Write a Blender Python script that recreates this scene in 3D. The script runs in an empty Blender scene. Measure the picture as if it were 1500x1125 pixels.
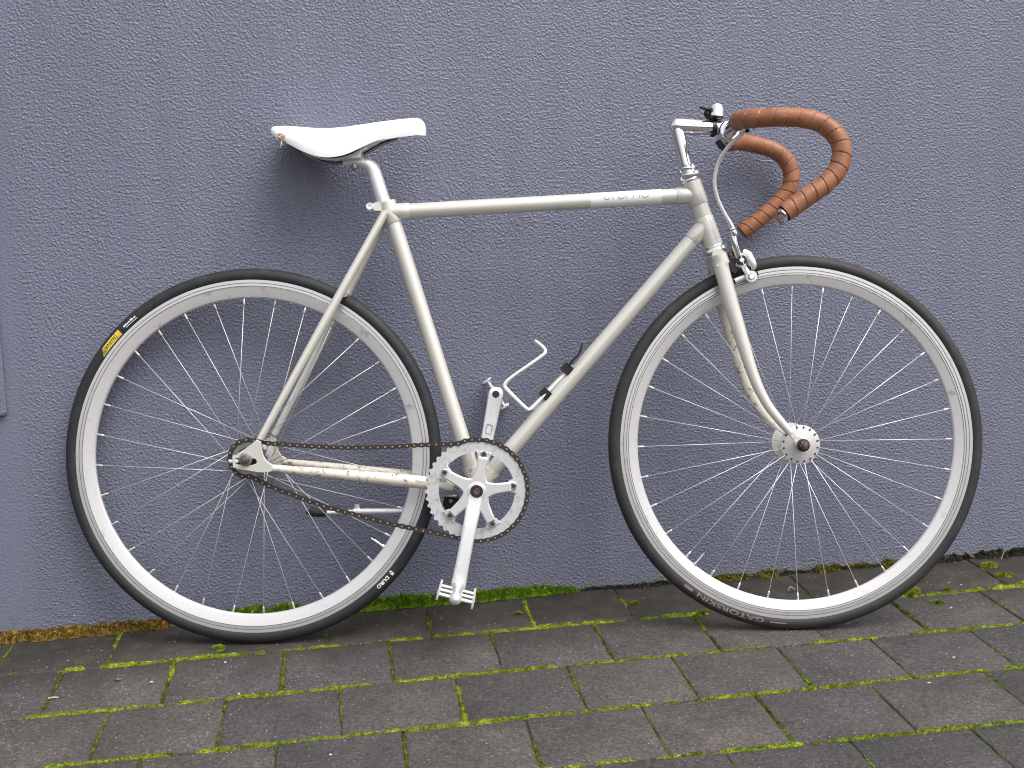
import bpy, bmesh, math, random
from mathutils import Vector, Matrix, noise
random.seed(7)
R = math.radians
SC = bpy.context.scene
COL = SC.collection

# ---------------------------------------------------------------- camera
FPX, W0, H0 = 1600.0, 1500.0, 1125.0
CAM_ROT = Matrix(((0.98698263, 0.05389499, -0.15152762),
                  (-0.1557767, 0.08610975, -0.98403188),
                  (-0.03998639, 0.99482684, 0.09338441)))
CAM_LOC = Vector((0.0, -2.07584, 0.61637))
cd = bpy.data.cameras.new('camera'); cam = bpy.data.objects.new('camera', cd); COL.objects.link(cam)
cd.sensor_width = 36.0; cd.lens = FPX / W0 * 36.0; cd.clip_start = 0.05; cd.clip_end = 500
cam.matrix_world = Matrix.Translation(CAM_LOC) @ CAM_ROT.to_4x4()
SC.camera = cam

# ---------------------------------------------------------------- sky, sun, exposure
SUN_DIR = Vector((0.38, -0.50, 1.0)).normalized()          # towards the sun, behind thin cloud
sun_el = math.asin(SUN_DIR.z); sun_az = math.atan2(SUN_DIR.x, SUN_DIR.y)
world = bpy.data.worlds.new('World'); SC.world = world; world.use_nodes = True
wn = world.node_tree; bg = wn.nodes['Background']
sky = wn.nodes.new('ShaderNodeTexSky'); sky.sky_type = 'NISHITA'; sky.sun_disc = False
sky.sun_elevation = sun_el; sky.sun_rotation = sun_az; sky.air_density = 1.0; sky.dust_density = 4.0; sky.ozone_density = 1.0
hsv = wn.nodes.new('ShaderNodeHueSaturation'); hsv.inputs['Saturation'].default_value = 0.25   # cloud takes the blue out
wn.links.new(sky.outputs[0], hsv.inputs['Color']); wn.links.new(hsv.outputs[0], bg.inputs[0])
bg.inputs[1].default_value = 0.145
sd = bpy.data.lights.new('sun', 'SUN'); sun = bpy.data.objects.new('sun', sd); COL.objects.link(sun)
sd.energy = 1.2; sd.angle = R(42); sd.color = (1.0, 0.97, 0.93)
sun.rotation_euler = SUN_DIR.to_track_quat('Z', 'Y').to_euler()
SC.render.engine = 'CYCLES'; SC.cycles.filter_width = 1.05        # crisp, as a phone camera draws it
SC.view_settings.view_transform = 'Standard'; SC.view_settings.look = 'None'
SC.view_settings.exposure = 0.6; SC.view_settings.gamma = 1.0

# ---------------------------------------------------------------- pixel -> place
SLOPE = 0.10708                     # the pavement falls away from the wall
GA = math.atan(SLOPE)
U = Vector((0.98855549, -0.15001393, -0.01593305))      # bicycle: forward
Wv = Vector((0.02659578, 0.06934261, 0.99723832))       # bicycle: up (leaning on the wall)
N = Vector((-0.1484948, -0.98624917, 0.07253875))       # bicycle: towards the street
CR = Vector((-0.16657235, -0.08830425, 0.32308379))     # rear axle
RO = 0.336
WB = 0.97111

def ray(px, py):
    return CAM_ROT @ Vector(((px - 750) / FPX, -(py - 562.5) / FPX, -1.0))
def b(px, py, n=0.0):
    """pixel + sideways offset n (towards street) -> bicycle coordinates (x fwd, y away, z up from rear axle)"""
    d = ray(px, py); o = CR + N * n
    X = CAM_LOC + d * ((o - CAM_LOC).dot(N) / d.dot(N)) - o
    return Vector((X.dot(U), -n, X.dot(Wv)))
def g(px, py):
    """pixel -> pavement coordinates"""
    d = ray(px, py); gn = Vector((0, -SLOPE, 1))
    X = CAM_LOC + d * (-(CAM_LOC.dot(gn)) / d.dot(gn))
    return Vector((X.x, X.y * math.hypot(1, SLOPE), 0))
def wallp(px, py):
    d = ray(px, py); return CAM_LOC + d * (-CAM_LOC.y / d.y)

# ---------------------------------------------------------------- materials
def mat(name):
    m = bpy.data.materials.new(name); m.use_nodes = True
    return m, m.node_tree, m.node_tree.nodes['Principled BSDF']
def nd(nt, t, **kw):
    n = nt.nodes.new(t)
    for k, v in kw.items():
        if k in n.inputs: n.inputs[k].default_value = v
        else: setattr(n, k, v)
    return n
def ramp(nt, fac, stops):
    r = nt.nodes.new('ShaderNodeValToRGB'); nt.links.new(fac, r.inputs[0])
    e = r.color_ramp.elements
    while len(e) < len(stops): e.new(0.5)
    for i, (p, c) in enumerate(stops):
        e[i].position = p; e[i].color = (*c, 1) if len(c) == 3 else c
    return r.outputs[0]
def mixc(nt, fac, a, bb, mode='MIX'):
    m = nt.nodes.new('ShaderNodeMix'); m.data_type = 'RGBA'; m.blend_type = mode
    for s, v in ((0, fac), (6, a), (7, bb)):
        if isinstance(v, (int, float)): m.inputs[s].default_value = v
        elif isinstance(v, tuple): m.inputs[s].default_value = (*v, 1)
        else: nt.links.new(v, m.inputs[s])
    return m.outputs[2]
def math_n(nt, op, a, bb=None, clamp=False):
    m = nt.nodes.new('ShaderNodeMath'); m.operation = op; m.use_clamp = clamp
    for s, v in ((0, a), (1, bb)):
        if v is None: continue
        if isinstance(v, (int, float)): m.inputs[s].default_value = v
        else: nt.links.new(v, m.inputs[s])
    return m.outputs[0]
def noise_n(nt, vec, scale, detail=3, rough=0.5, dist=0.0):
    n = nd(nt, 'ShaderNodeTexNoise', Scale=scale, Detail=detail, Roughness=rough, Distortion=dist)
    if vec is not None: nt.links.new(vec, n.inputs['Vector'])
    return n.outputs[0]
def bump(nt, bs, h, strength, dist, normal=None):
    bn = nd(nt, 'ShaderNodeBump', Strength=strength, Distance=dist); nt.links.new(h, bn.inputs['Height'])
    if normal is not None: nt.links.new(normal, bn.inputs['Normal'])
    if bs is not None: nt.links.new(bn.outputs[0], bs.inputs['Normal'])
    return bn.outputs[0]
def objc(nt): return nd(nt, 'ShaderNodeTexCoord').outputs['Object']

def simple(name, col, rough=0.5, metal=0.0, spots=None, scale=60, lo=0.55, hi=0.72, coat=0.0, bumps=0.0, bscale=300, var=0.0, rv_=0.06):
    m, nt, bs = mat(name); oc = objc(nt)
    c = None
    if var:
        v = noise_n(nt, oc, scale * 0.4, 4, 0.6)
        c = mixc(nt, v, tuple(x * (1 - var) for x in col), tuple(min(1, x * (1 + var)) for x in col))
    if spots:
        f = ramp(nt, noise_n(nt, oc, scale, 5, 0.65), [(lo, (0, 0, 0)), (hi, (1, 1, 1))])
        c = mixc(nt, f, c if c is not None else col, spots)
    if c is not None: nt.links.new(c, bs.inputs['Base Color'])
    else: bs.inputs['Base Color'].default_value = (*col, 1)
    rv = noise_n(nt, oc, scale * 0.7, 4, 0.6)
    mr = nd(nt, 'ShaderNodeMapRange'); nt.links.new(rv, mr.inputs[0])
    mr.inputs[3].default_value = max(0.02, rough - rv_); mr.inputs[4].default_value = min(1, rough + rv_)
    nt.links.new(mr.outputs[0], bs.inputs['Roughness'])
    bs.inputs['Metallic'].default_value = metal
    bs.inputs['Coat Weight'].default_value = coat; bs.inputs['Coat Roughness'].default_value = 0.12
    if bumps: bump(nt, bs, noise_n(nt, oc, bscale, 3), bumps, 0.0006)
    return m

M = {}
M['frame'] = simple('cream_paint', (0.70, 0.68, 0.615), 0.28, 0.28, (0.20, 0.17, 0.13), 95, 0.76, 0.785, coat=0.4, rv_=0.01)
M['frame_worn'] = simple('worn_cream_paint', (0.72, 0.68, 0.59), 0.42, 0.1, (0.15, 0.105, 0.065), 95, 0.54, 0.68, coat=0.1)
M['alloy'] = simple('polished_alloy', (0.90, 0.90, 0.905), 0.30, 0.6, rv_=0.02)
M['chrome'] = simple('chrome', (0.90, 0.90, 0.91), 0.12, 1.0, (0.78, 0.78, 0.78), 45, 0.68, 0.85, rv_=0.02)
M['dull_alloy'] = simple('dull_alloy', (0.80, 0.80, 0.80), 0.42, 0.6, (0.40, 0.38, 0.36), 60, 0.58, 0.8, bumps=0.15)
M['ring'] = simple('chainring_alloy', (0.66, 0.66, 0.66), 0.5, 0.45, (0.42, 0.41, 0.40), 90, 0.5, 0.75, bumps=0.3, bscale=500)
M['rim'] = simple('rim_alloy', (0.73, 0.715, 0.715), 0.34, 0.4, (0.30, 0.275, 0.26), 42, 0.60, 0.82, bumps=0.1)
M['track'] = simple('brake_track_alloy', (0.78, 0.765, 0.77), 0.30, 0.7, (0.5, 0.48, 0.47), 30, 0.6, 0.85)
M['groove'] = simple('rim_groove', (0.16, 0.15, 0.145), 0.7)
M['spoke'] = simple('spoke_steel', (0.74, 0.74, 0.74), 0.30, 0.4)
M['spoke_dirty'] = simple('dirty_spoke_steel', (0.62, 0.61, 0.60), 0.32, 0.4, (0.32, 0.28, 0.24), 60, 0.58, 0.8)
M['hub'] = simple('hub_alloy', (0.74, 0.72, 0.71), 0.42, 0.6, (0.5, 0.46, 0.44), 120, 0.6, 0.8)
M['nut'] = simple('rusty_nut', (0.16, 0.115, 0.10), 0.5, 0.7, (0.32, 0.20, 0.14), 300, 0.5, 0.65)
M['steel'] = simple('grey_steel', (0.34, 0.33, 0.33), 0.4, 0.9, (0.16, 0.12, 0.10), 150, 0.55, 0.7)
M['dark_metal'] = simple('dark_bolt', (0.055, 0.05, 0.05), 0.45, 0.6)
M['chain'] = simple('rusty_chain_plate', (0.042, 0.033, 0.029), 0.55, 0.35, (0.085, 0.052, 0.036), 200, 0.5, 0.7)
M['pin'] = simple('chain_pin', (0.42, 0.37, 0.33), 0.4, 0.8)
M['tyre'] = simple('rear_tyre_rubber', (0.016, 0.0175, 0.020), 0.66, 0, (0.038, 0.040, 0.044), 38, 0.52, 0.8, bumps=0.4, bscale=220)
M['tyre_f'] = simple('front_tyre_rubber', (0.026, 0.0245, 0.0245), 0.64, 0, (0.050, 0.047, 0.045), 30, 0.5, 0.8, bumps=0.35, bscale=260)
M['black'] = simple('black_plastic', (0.012, 0.012, 0.013), 0.42)
M['rubber'] = simple('black_rubber', (0.018, 0.018, 0.02), 0.7)
M['white_plastic'] = simple('white_housing', (0.84, 0.83, 0.80), 0.4, 0, (0.6, 0.58, 0.54), 90, 0.62, 0.8)
M['saddle'] = simple('white_saddle_cover', (0.86, 0.86, 0.86), 0.42, 0, (0.60, 0.57, 0.52), 30, 0.66, 0.85, bumps=0.06, bscale=500)
M['saddle_base'] = simple('saddle_base', (0.10, 0.10, 0.105), 0.55)
M['torn'] = simple('torn_foam', (0.58, 0.45, 0.30), 0.9, 0, (0.22, 0.12, 0.06), 400, 0.5, 0.6, bumps=0.5, bscale=700)
M['decal'] = simple('white_decal', (0.80, 0.80, 0.79), 0.3, coat=0.3)
M['decal_ink'] = simple('grey_print', (0.27, 0.27, 0.265), 0.4)
M['yellow'] = simple('yellow_print', (0.70, 0.53, 0.06), 0.55)
M['ink'] = simple('black_print', (0.03, 0.028, 0.02), 0.6)
M['white_print'] = simple('white_print', (0.82, 0.82, 0.82), 0.5)
M['tan_print'] = simple('tan_print', (0.20, 0.165, 0.145), 0.6, 0, (0.2, 0.17, 0.15), 200, 0.5, 0.7)

def tape_mat():
    m, nt, bs = mat('brown_bar_tape'); oc = objc(nt)
    v = noise_n(nt, oc, 45, 5, 0.65)
    c = ramp(nt, v, [(0.25, (0.22, 0.080, 0.035)), (0.55, (0.33, 0.132, 0.062)), (0.8, (0.44, 0.20, 0.105))])
    # little punched holes and scuffs
    vo = nd(nt, 'ShaderNodeTexVoronoi', Scale=32.0); nt.links.new(oc, vo.inputs['Vector'])
    f = ramp(nt, vo.outputs['Distance'], [(0.03, (1, 1, 1)), (0.055, (0, 0, 0))])
    c = mixc(nt, f, c, (0.03, 0.018, 0.012))
    nt.links.new(c, bs.inputs['Base Color']); bs.inputs['Roughness'].default_value = 0.47
    bump(nt, bs, noise_n(nt, oc, 320, 3), 0.22, 0.0008)
    return m
M['tape'] = tape_mat()

def wall_mat(smooth_x):
    m, nt, bs = mat('roughcast_slate_paint'); oc = objc(nt)
    mp = nd(nt, 'ShaderNodeMapping'); mp.inputs['Scale'].default_value = (1.0, 1.0, 1.08); nt.links.new(oc, mp.inputs[0])
    h1 = noise_n(nt, mp.outputs[0], 200, 1.5, 0.5, 0.15)
    vo = nd(nt, 'ShaderNodeTexVoronoi', Scale=185.0); nt.links.new(mp.outputs[0], vo.inputs['Vector'])
    blob = ramp(nt, vo.outputs['Distance'], [(0.05, (1, 1, 1)), (0.55, (0, 0, 0))])
    h = math_n(nt, 'ADD', h1, math_n(nt, 'MULTIPLY', math_n(nt, 'MULTIPLY', blob, ramp(nt, h1, [(0.38, (0, 0, 0)), (0.62, (1, 1, 1))])), 0.34))
    # trowelled smooth strip beside the raised panel, and patchy relief
    sx = nd(nt, 'ShaderNodeSeparateXYZ'); nt.links.new(oc, sx.inputs[0])
    wob = math_n(nt, 'MULTIPLY', math_n(nt, 'SUBTRACT', noise_n(nt, oc, 9, 3), 0.5), 0.05)
    mr = nd(nt, 'ShaderNodeMapRange', interpolation_type='SMOOTHSTEP')
    nt.links.new(math_n(nt, 'ADD', sx.outputs[0], wob), mr.inputs[0])
    mr.inputs[1].default_value = smooth_x + 0.005; mr.inputs[2].default_value = smooth_x + 0.055
    mr.inputs[3].default_value = 0.40; mr.inputs[4].default_value = 1.0
    bump(nt, bs, h, 0.9, 0.0025)
    nt.links.new(mr.outputs[0], bs.inputs['Normal'].links[0].from_node.inputs['Strength'])
    c = ramp(nt, noise_n(nt, oc, 5.5, 4, 0.6), [(0.3, (0.153, 0.165, 0.218)), (0.5, (0.162, 0.170, 0.236)), (0.72, (0.163, 0.176, 0.226))])
    stm = nd(nt, 'ShaderNodeMapping'); stm.inputs['Scale'].default_value = (14.0, 1.0, 0.9); nt.links.new(oc, stm.inputs[0])
    c = mixc(nt, 1.0, c, ramp(nt, noise_n(nt, stm.outputs[0], 1.6, 4, 0.65), [(0.34, (0.94, 0.94, 0.94)), (0.52, (1, 1, 1)), (0.70, (1.05, 1.045, 1.03))]), 'MULTIPLY')
    spl = nd(nt, 'ShaderNodeMapRange'); nt.links.new(sx.outputs[2], spl.inputs[0])
    spl.inputs[1].default_value = 0.20; spl.inputs[2].default_value = 0.0; spl.inputs[3].default_value = 0; spl.inputs[4].default_value = 0.45
    spn = ramp(nt, noise_n(nt, oc, 70, 4, 0.75), [(0.50, (0, 0, 0)), (0.66, (1, 1, 1))])
    c = mixc(nt, math_n(nt, 'MULTIPLY', spl.outputs[0], spn), c, (0.115, 0.112, 0.105))
    # weathered foot of the wall: lime bloom and algae creeping up from the paving
    low = math_n(nt, 'ADD', sx.outputs[2], math_n(nt, 'MULTIPLY', math_n(nt, 'SUBTRACT', noise_n(nt, oc, 34, 5, 0.7), 0.5), 0.05))
    f1 = nd(nt, 'ShaderNodeMapRange'); nt.links.new(low, f1.inputs[0])
    f1.inputs[1].default_value = 0.022; f1.inputs[2].default_value = 0.002; f1.inputs[3].default_value = 0; f1.inputs[4].default_value = 1
    c = mixc(nt, math_n(nt, 'MULTIPLY', f1.outputs[0], 0.75), c, (0.19, 0.20, 0.17))
    f2 = nd(nt, 'ShaderNodeMapRange'); nt.links.new(low, f2.inputs[0])
    f2.inputs[1].default_value = 0.010; f2.inputs[2].default_value = -0.004; f2.inputs[3].default_value = 0; f2.inputs[4].default_value = 1
    c = mixc(nt, f2.outputs[0], c, (0.035, 0.04, 0.025))
    nt.links.new(c, bs.inputs['Base Color'])
    rr = nd(nt, 'ShaderNodeMapRange'); nt.links.new(noise_n(nt, oc, 40, 3), rr.inputs[0])
    rr.inputs[3].default_value = 0.30; rr.inputs[4].default_value = 0.46
    nt.links.new(rr.outputs[0], bs.inputs['Roughness'])
    return m

def paver_mat():
    m, nt, bs = mat('weathered_concrete_paver')
    geo = nd(nt, 'ShaderNodeNewGeometry'); P = geo.outputs['Position']
    oi = nd(nt, 'ShaderNodeObjectInfo')
    base = ramp(nt, noise_n(nt, P, 11, 6, 0.68), [(0.25, (0.051, 0.047, 0.045)), (0.5, (0.074, 0.068, 0.065)), (0.75, (0.103, 0.094, 0.089))])
    tint = ramp(nt, oi.outputs['Random'], [(0.0, (0.86, 0.87, 0.90)), (0.5, (1.0, 0.98, 0.97)), (1.0, (1.10, 1.04, 1.0))])
    c = mixc(nt, 1.0, base, tint, 'MULTIPLY')
    fine = noise_n(nt, P, 170, 4, 0.85)
    c = mixc(nt, 1.0, c, ramp(nt, fine, [(0.32, (0.36, 0.36, 0.37)), (0.50, (1, 1, 1)), (0.68, (2.0, 1.95, 1.9))]), 'MULTIPLY')
    vo = nd(nt, 'ShaderNodeTexVoronoi', Scale=210.0); nt.links.new(P, vo.inputs['Vector'])
    sp = ramp(nt, vo.outputs['Distance'], [(0.16, (1, 1, 1)), (0.24, (0, 0, 0))])
    gs = ramp(nt, noise_n(nt, P, 60, 3, 0.6), [(0.53, (0, 0, 0)), (0.62, (1, 1, 1))])
    c = mixc(nt, math_n(nt, 'MULTIPLY', sp, gs), c, (0.30, 0.275, 0.26))
    sp2 = nd(nt, 'ShaderNodeTexVoronoi', Scale=150.0); nt.links.new(P, sp2.inputs['Vector'])
    dk = ramp(nt, sp2.outputs['Distance'], [(0.10, (1, 1, 1)), (0.2, (0, 0, 0))])
    gd = ramp(nt, noise_n(nt, P, 35, 3, 0.6), [(0.55, (0, 0, 0)), (0.66, (1, 1, 1))])
    c = mixc(nt, math_n(nt, 'MULTIPLY', dk, gd), c, (0.022, 0.02, 0.019))
    # the course along the wall is darker and browner: earth, algae, run-off
    sx = nd(nt, 'ShaderNodeSeparateXYZ'); nt.links.new(P, sx.inputs[0])
    near = nd(nt, 'ShaderNodeMapRange'); nt.links.new(math_n(nt, 'ADD', sx.outputs[1], math_n(nt, 'MULTIPLY', math_n(nt, 'SUBTRACT', noise_n(nt, P, 16, 4, 0.6), 0.5), 0.12)), near.inputs[0])
    near.inputs[1].default_value = -0.24; near.inputs[2].default_value = -0.11; near.inputs[3].default_value = 0; near.inputs[4].default_value = 1
    c = mixc(nt, math_n(nt, 'MULTIPLY', near.outputs[0], 0.85), c, ramp(nt, noise_n(nt, P, 24, 5, 0.7), [(0.3, (0.016, 0.014, 0.012)), (0.52, (0.032, 0.026, 0.020)), (0.78, (0.090, 0.066, 0.042))]))
    al = ramp(nt, noise_n(nt, P, 30, 4, 0.7), [(0.62, (0, 0, 0)), (0.76, (1, 1, 1))])
    c = mixc(nt, math_n(nt, 'MULTIPLY', math_n(nt, 'MULTIPLY', al, near.outputs[0]), 0.55), c, (0.085, 0.092, 0.030))
    nt.links.new(c, bs.inputs['Base Color'])
    bs.inputs['Roughness'].default_value = 0.74
    n1 = bump(nt, None, noise_n(nt, P, 28, 3, 0.6), 0.5, 0.004)
    bump(nt, bs, fine, 0.9, 0.0022, n1)
    return m

def bed_mat():
    m, nt, bs = mat('joint_sand_and_far_paving')
    P = nd(nt, 'ShaderNodeTexCoord').outputs['Object']
    c = ramp(nt, noise_n(nt, P, 90, 5, 0.7), [(0.3, (0.022, 0.02, 0.016)), (0.55, (0.045, 0.042, 0.03)), (0.75, (0.07, 0.075, 0.03))])
    br = nd(nt, 'ShaderNodeTexBrick', Scale=1.0); br.inputs['Brick Width'].default_value = 0.1869; br.inputs['Row Height'].default_value = 0.158
    br.inputs['Mortar Size'].default_value = 0.005; br.inputs['Color1'].default_value = (0.10, 0.088, 0.085, 1); br.inputs['Color2'].default_value = (0.085, 0.076, 0.074, 1)
    br.inputs['Mortar'].default_value = (0.08, 0.10, 0.02, 1); nt.links.new(P, br.inputs['Vector'])
    far = mixc(nt, 1.0, br.outputs[0], ramp(nt, noise_n(nt, P, 40, 6, 0.7), [(0.3, (0.7, 0.7, 0.7)), (0.7, (1.25, 1.22, 1.2))]), 'MULTIPLY')
    sx = nd(nt, 'ShaderNodeSeparateXYZ'); nt.links.new(P, sx.inputs[0])
    inx = math_n(nt, 'MULTIPLY', math_n(nt, 'GREATER_THAN', sx.outputs[0], -1.66), math_n(nt, 'LESS_THAN', sx.outputs[0], 2.40))
    iny = math_n(nt, 'GREATER_THAN', sx.outputs[1], -1.31)
    c = mixc(nt, math_n(nt, 'MULTIPLY', inx, iny), far, c)
    nt.links.new(c, bs.inputs['Base Color']); bs.inputs['Roughness'].default_value = 0.9
    bump(nt, bs, noise_n(nt, P, 150, 4), 0.5, 0.003)
    return m

def moss_mat(name, a, c, d):
    m, nt, bs = mat(name)
    geo = nd(nt, 'ShaderNodeNewGeometry'); P = geo.outputs['Position']
    f = noise_n(nt, P, 60, 5, 0.7)
    col = ramp(nt, f, [(0.28, a), (0.5, c), (0.72, d)])
    col = mixc(nt, 1.0, col, ramp(nt, noise_n(nt, P, 420, 3, 0.7), [(0.33, (0.30, 0.32, 0.30)), (0.5, (1, 1, 1)), (0.67, (1.7, 1.65, 1.5))]), 'MULTIPLY')
    nt.links.new(col, bs.inputs['Base Color']); bs.inputs['Roughness'].default_value = 0.8
    bs.inputs['Specular IOR Level'].default_value = 0.25
    return m
M['moss_lime'] = moss_mat('lime_moss', (0.080, 0.100, 0.014), (0.185, 0.245, 0.018), (0.300, 0.365, 0.035))
M['moss_green'] = moss_mat('deep_green_moss', (0.065, 0.125, 0.008), (0.15, 0.27, 0.014), (0.27, 0.40, 0.03))
M['moss_dull'] = moss_mat('dull_joint_moss', (0.040, 0.044, 0.014), (0.095, 0.118, 0.018), (0.19, 0.235, 0.03))
M['moss_brown'] = moss_mat('rusty_moss', (0.10, 0.062, 0.014), (0.185, 0.115, 0.020), (0.24, 0.17, 0.035))
M['moss_olive'] = moss_mat('olive_moss', (0.045, 0.045, 0.012), (0.13, 0.12, 0.02), (0.24, 0.25, 0.035))
M['crust'] = moss_mat('dark_lichen_crust', (0.012, 0.014, 0.010), (0.03, 0.032, 0.022), (0.075, 0.08, 0.055))
M['straw'] = simple('dry_straw', (0.48, 0.42, 0.30), 0.8)
M['grit'] = simple('pale_grit', (0.50, 0.47, 0.44), 0.8)
M['pebble'] = simple('brown_pebble', (0.16, 0.095, 0.075), 0.7, 0, (0.3, 0.24, 0.2), 300, 0.55, 0.7)
M['leaf'] = simple('dead_leaf', (0.16, 0.075, 0.04), 0.7, 0, (0.30, 0.16, 0.10), 200, 0.5, 0.65)

# ---------------------------------------------------------------- mesh helpers
def link(name, me, m, parent=None, loc=None):
    o = bpy.data.objects.new(name, me); COL.objects.link(o)
    if m is not None and me is not None and not me.materials: me.materials.append(m)
    if parent: o.parent = parent
    if loc is not None: o.location = loc
    return o
def build(name, V, F, m, parent=None, smooth=True, sharp=None, loc=None):
    me = bpy.data.meshes.new(name); me.from_pydata([tuple(v) for v in V], [], F); me.validate()
    bm = bmesh.new(); bm.from_mesh(me); bmesh.ops.recalc_face_normals(bm, faces=bm.faces)
    bm.to_mesh(me); bm.free()
    if smooth:
        me.polygons.foreach_set('use_smooth', [True] * len(me.polygons))
        me.set_sharp_from_angle(angle=R(sharp if sharp else 40))
    me.update()
    return link(name, me, m, parent, loc)
class MB:
    def __init__(self): self.V = []; self.F = []
    def add(self, V, F):
        k = len(self.V); self.V += [Vector(v) for v in V]; self.F += [[i + k for i in f] for f in F]; return self
    def build(self, name, m, parent=None, **kw): return build(name, self.V, self.F, m, parent, **kw)

def spline(pts, step=0.004, extra=None):
    """Catmull-Rom through pts; extra = list of scalars interpolated along"""
    P = [Vector(p) for p in pts]; out = []; ex = []
    Q = [P[0] * 2 - P[1]] + P + [P[-1] * 2 - P[-2]]
    for i in range(1, len(Q) - 2):
        a, p, q, d = Q[i - 1], Q[i], Q[i + 1], Q[i + 2]
        k = max(2, int((q - p).length / step))
        for j in range(k):
            t = j / k
            out.append(0.5 * ((2 * p) + (q - a) * t + (2 * a - 5 * p + 4 * q - d) * t * t + (3 * p - a - 3 * q + d) * t ** 3))
            if extra: ex.append(extra[i - 1] * (1 - t) + extra[i] * t)
    out.append(P[-1])
    if extra: ex.append(extra[-1]); return out, ex
    return out
def sweep(pts, rad, seg=16, cap=True, ref=Vector((0, 1, 0)), flat=None, closed=False, shape=None):
    """tube; rad scalar/list/func(i,ang); flat = list/scalar factor along ref; shape = 2D unit outline"""
    P = [Vector(p) for p in pts]; n = len(P); V = []; F = []
    prev = None
    for i in range(n):
        t = (P[(i + 1) % n] - P[i - 1]) if closed else (P[min(i + 1, n - 1)] - P[max(i - 1, 0)])
        t.normalize()
        if prev is None:
            a = ref - t * ref.dot(t)
            if a.length < 1e-4: a = Vector((1, 0, 0)) - t * t.x
        else:
            a = prev - t * prev.dot(t)
        a.normalize(); prev = a; c = t.cross(a)
        fl = flat[i] if isinstance(flat, (list, tuple)) else (flat or 1.0)
        for j in range(seg):
            an = 2 * math.pi * j / seg
            r = rad(i, an) if callable(rad) else (rad[i] if isinstance(rad, (list, tuple)) else rad)
            if shape: x, y = shape[j]
            else: x, y = math.cos(an), math.sin(an)
            V.append(P[i] + a * (x * r * fl) + c * (y * r))
    for i in range(n if closed else n - 1):
        for j in range(seg):
            k = (i + 1) % n
            F.append([i * seg + j, i * seg + (j + 1) % seg, k * seg + (j + 1) % seg, k * seg + j])
    if cap and not closed:
        F.append([j for j in range(seg)][::-1]); F.append([(n - 1) * seg + j for j in range(seg)])
    return V, F
def lathe(prof, c=Vector((0, 0, 0)), seg=48, axis='Y', closed=False):
    """prof: (radius, along). axis Y: along = +y (away from the street)"""
    V = []; F = []; n = len(prof)
    for i in range(seg):
        a = 2 * math.pi * i / seg; co, si = math.cos(a), math.sin(a)
        for r, h in prof:
            v = Vector((r * co, h, r * si)) if axis == 'Y' else (Vector((r * co, r * si, h)) if axis == 'Z' else Vector((h, r * co, r * si)))
            V.append(c + v)
    for i in range(seg):
        k = (i + 1) % seg
        for j in range(n if closed else n - 1):
            l = (j + 1) % n
            F.append([i * n + j, i * n + l, k * n + l, k * n + j])
    return V, F
def aim(V, c, d, up=Vector((0, 1, 0))):
    """move geometry made round Z at the origin so that Z points along d at c"""
    q = Vector(d).normalized().to_track_quat('Z', 'Y'); return [q @ Vector(v) + Vector(c) for v in V]
def lathe_dir(prof, c, d, seg=24):
    V, F = lathe(prof, Vector((0, 0, 0)), seg, 'Z'); return aim(V, c, d), F
def prism(outline, y0, y1, bev=0.0):
    """outline: (x,z) list -> solid between y0 and y1 with chamfered edges"""
    n = len(outline); cx = sum(p[0] for p in outline) / n; cz = sum(p[1] for p in outline) / n
    V = []; F = []
    def inset(d):
        res = []
        area = sum(outline[i][0] * outline[(i + 1) % n][1] - outline[(i + 1) % n][0] * outline[i][1] for i in range(n))
        s = 1 if area > 0 else -1
        for i in range(n):
            a, p, q = Vector(outline[i - 1]), Vector(outline[i]), Vector(outline[(i + 1) % n])
            e1 = (p - a); e2 = (q - p)
            if e1.length < 1e-7 or e2.length < 1e-7: res.append(tuple(p)); continue
            e1.normalize(); e2.normalize()
            n1 = Vector((-e1.y, e1.x)) * s; n2 = Vector((-e2.y, e2.x)) * s
            m_ = n1 + n2
            if m_.length < 0.2: m_ = n1.copy()
            m_.normalize(); k = d / max(0.5, m_.dot(n1)); res.append(tuple(p + m_ * k))
        return res
    rings = [(outline, y0, 0), (outline, y1, 0)]
    if bev: rings = [(inset(bev), y0, 0), (outline, y0 + (bev if y1 > y0 else -bev), 0), (outline, y1 - (bev if y1 > y0 else -bev), 0), (inset(bev), y1, 0)]
    for o, y, _ in rings: V += [Vector((p[0], y, p[1])) for p in o]
    m_ = len(rings)
    for i in range(m_ - 1):
        for j in range(n):
            k = (j + 1) % n; F.append([i * n + j, i * n + k, (i + 1) * n + k, (i + 1) * n + j])
    F.append(list(range(n))[::-1]); F.append([(m_ - 1) * n + j for j in range(n)])
    return V, F
def box(c, ax, ay, az):
    """c centre, half-axis vectors"""
    V = [Vector(c) + ax * i + ay * j + az * k for i in (-1, 1) for j in (-1, 1) for k in (-1, 1)]
    return V, [[0, 1, 3, 2], [4, 6, 7, 5], [0, 4, 5, 1], [2, 3, 7, 6], [0, 2, 6, 4], [1, 5, 7, 3]]
def rbox_shape(w, h, r, k=4):
    """unit rounded rectangle outline for sweep(): list of (x,y), count 4*(k+1)"""
    out = []
    for cx, cy, a0 in ((w - r, h - r, 0), (-(w - r), h - r, 90), (-(w - r), -(h - r), 180), (w - r, -(h - r), 270)):
        for i in range(k + 1):
            a = R(a0 + 90 * i / k); out.append((cx + r * math.cos(a), cy + r * math.sin(a)))
    return out
def tag(o, label=None, cat=None, group=None, kind=None):
    if label: o['label'] = label
    if cat: o['category'] = cat
    if group: o['group'] = group
    if kind: o['kind'] = kind
    return o
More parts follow.
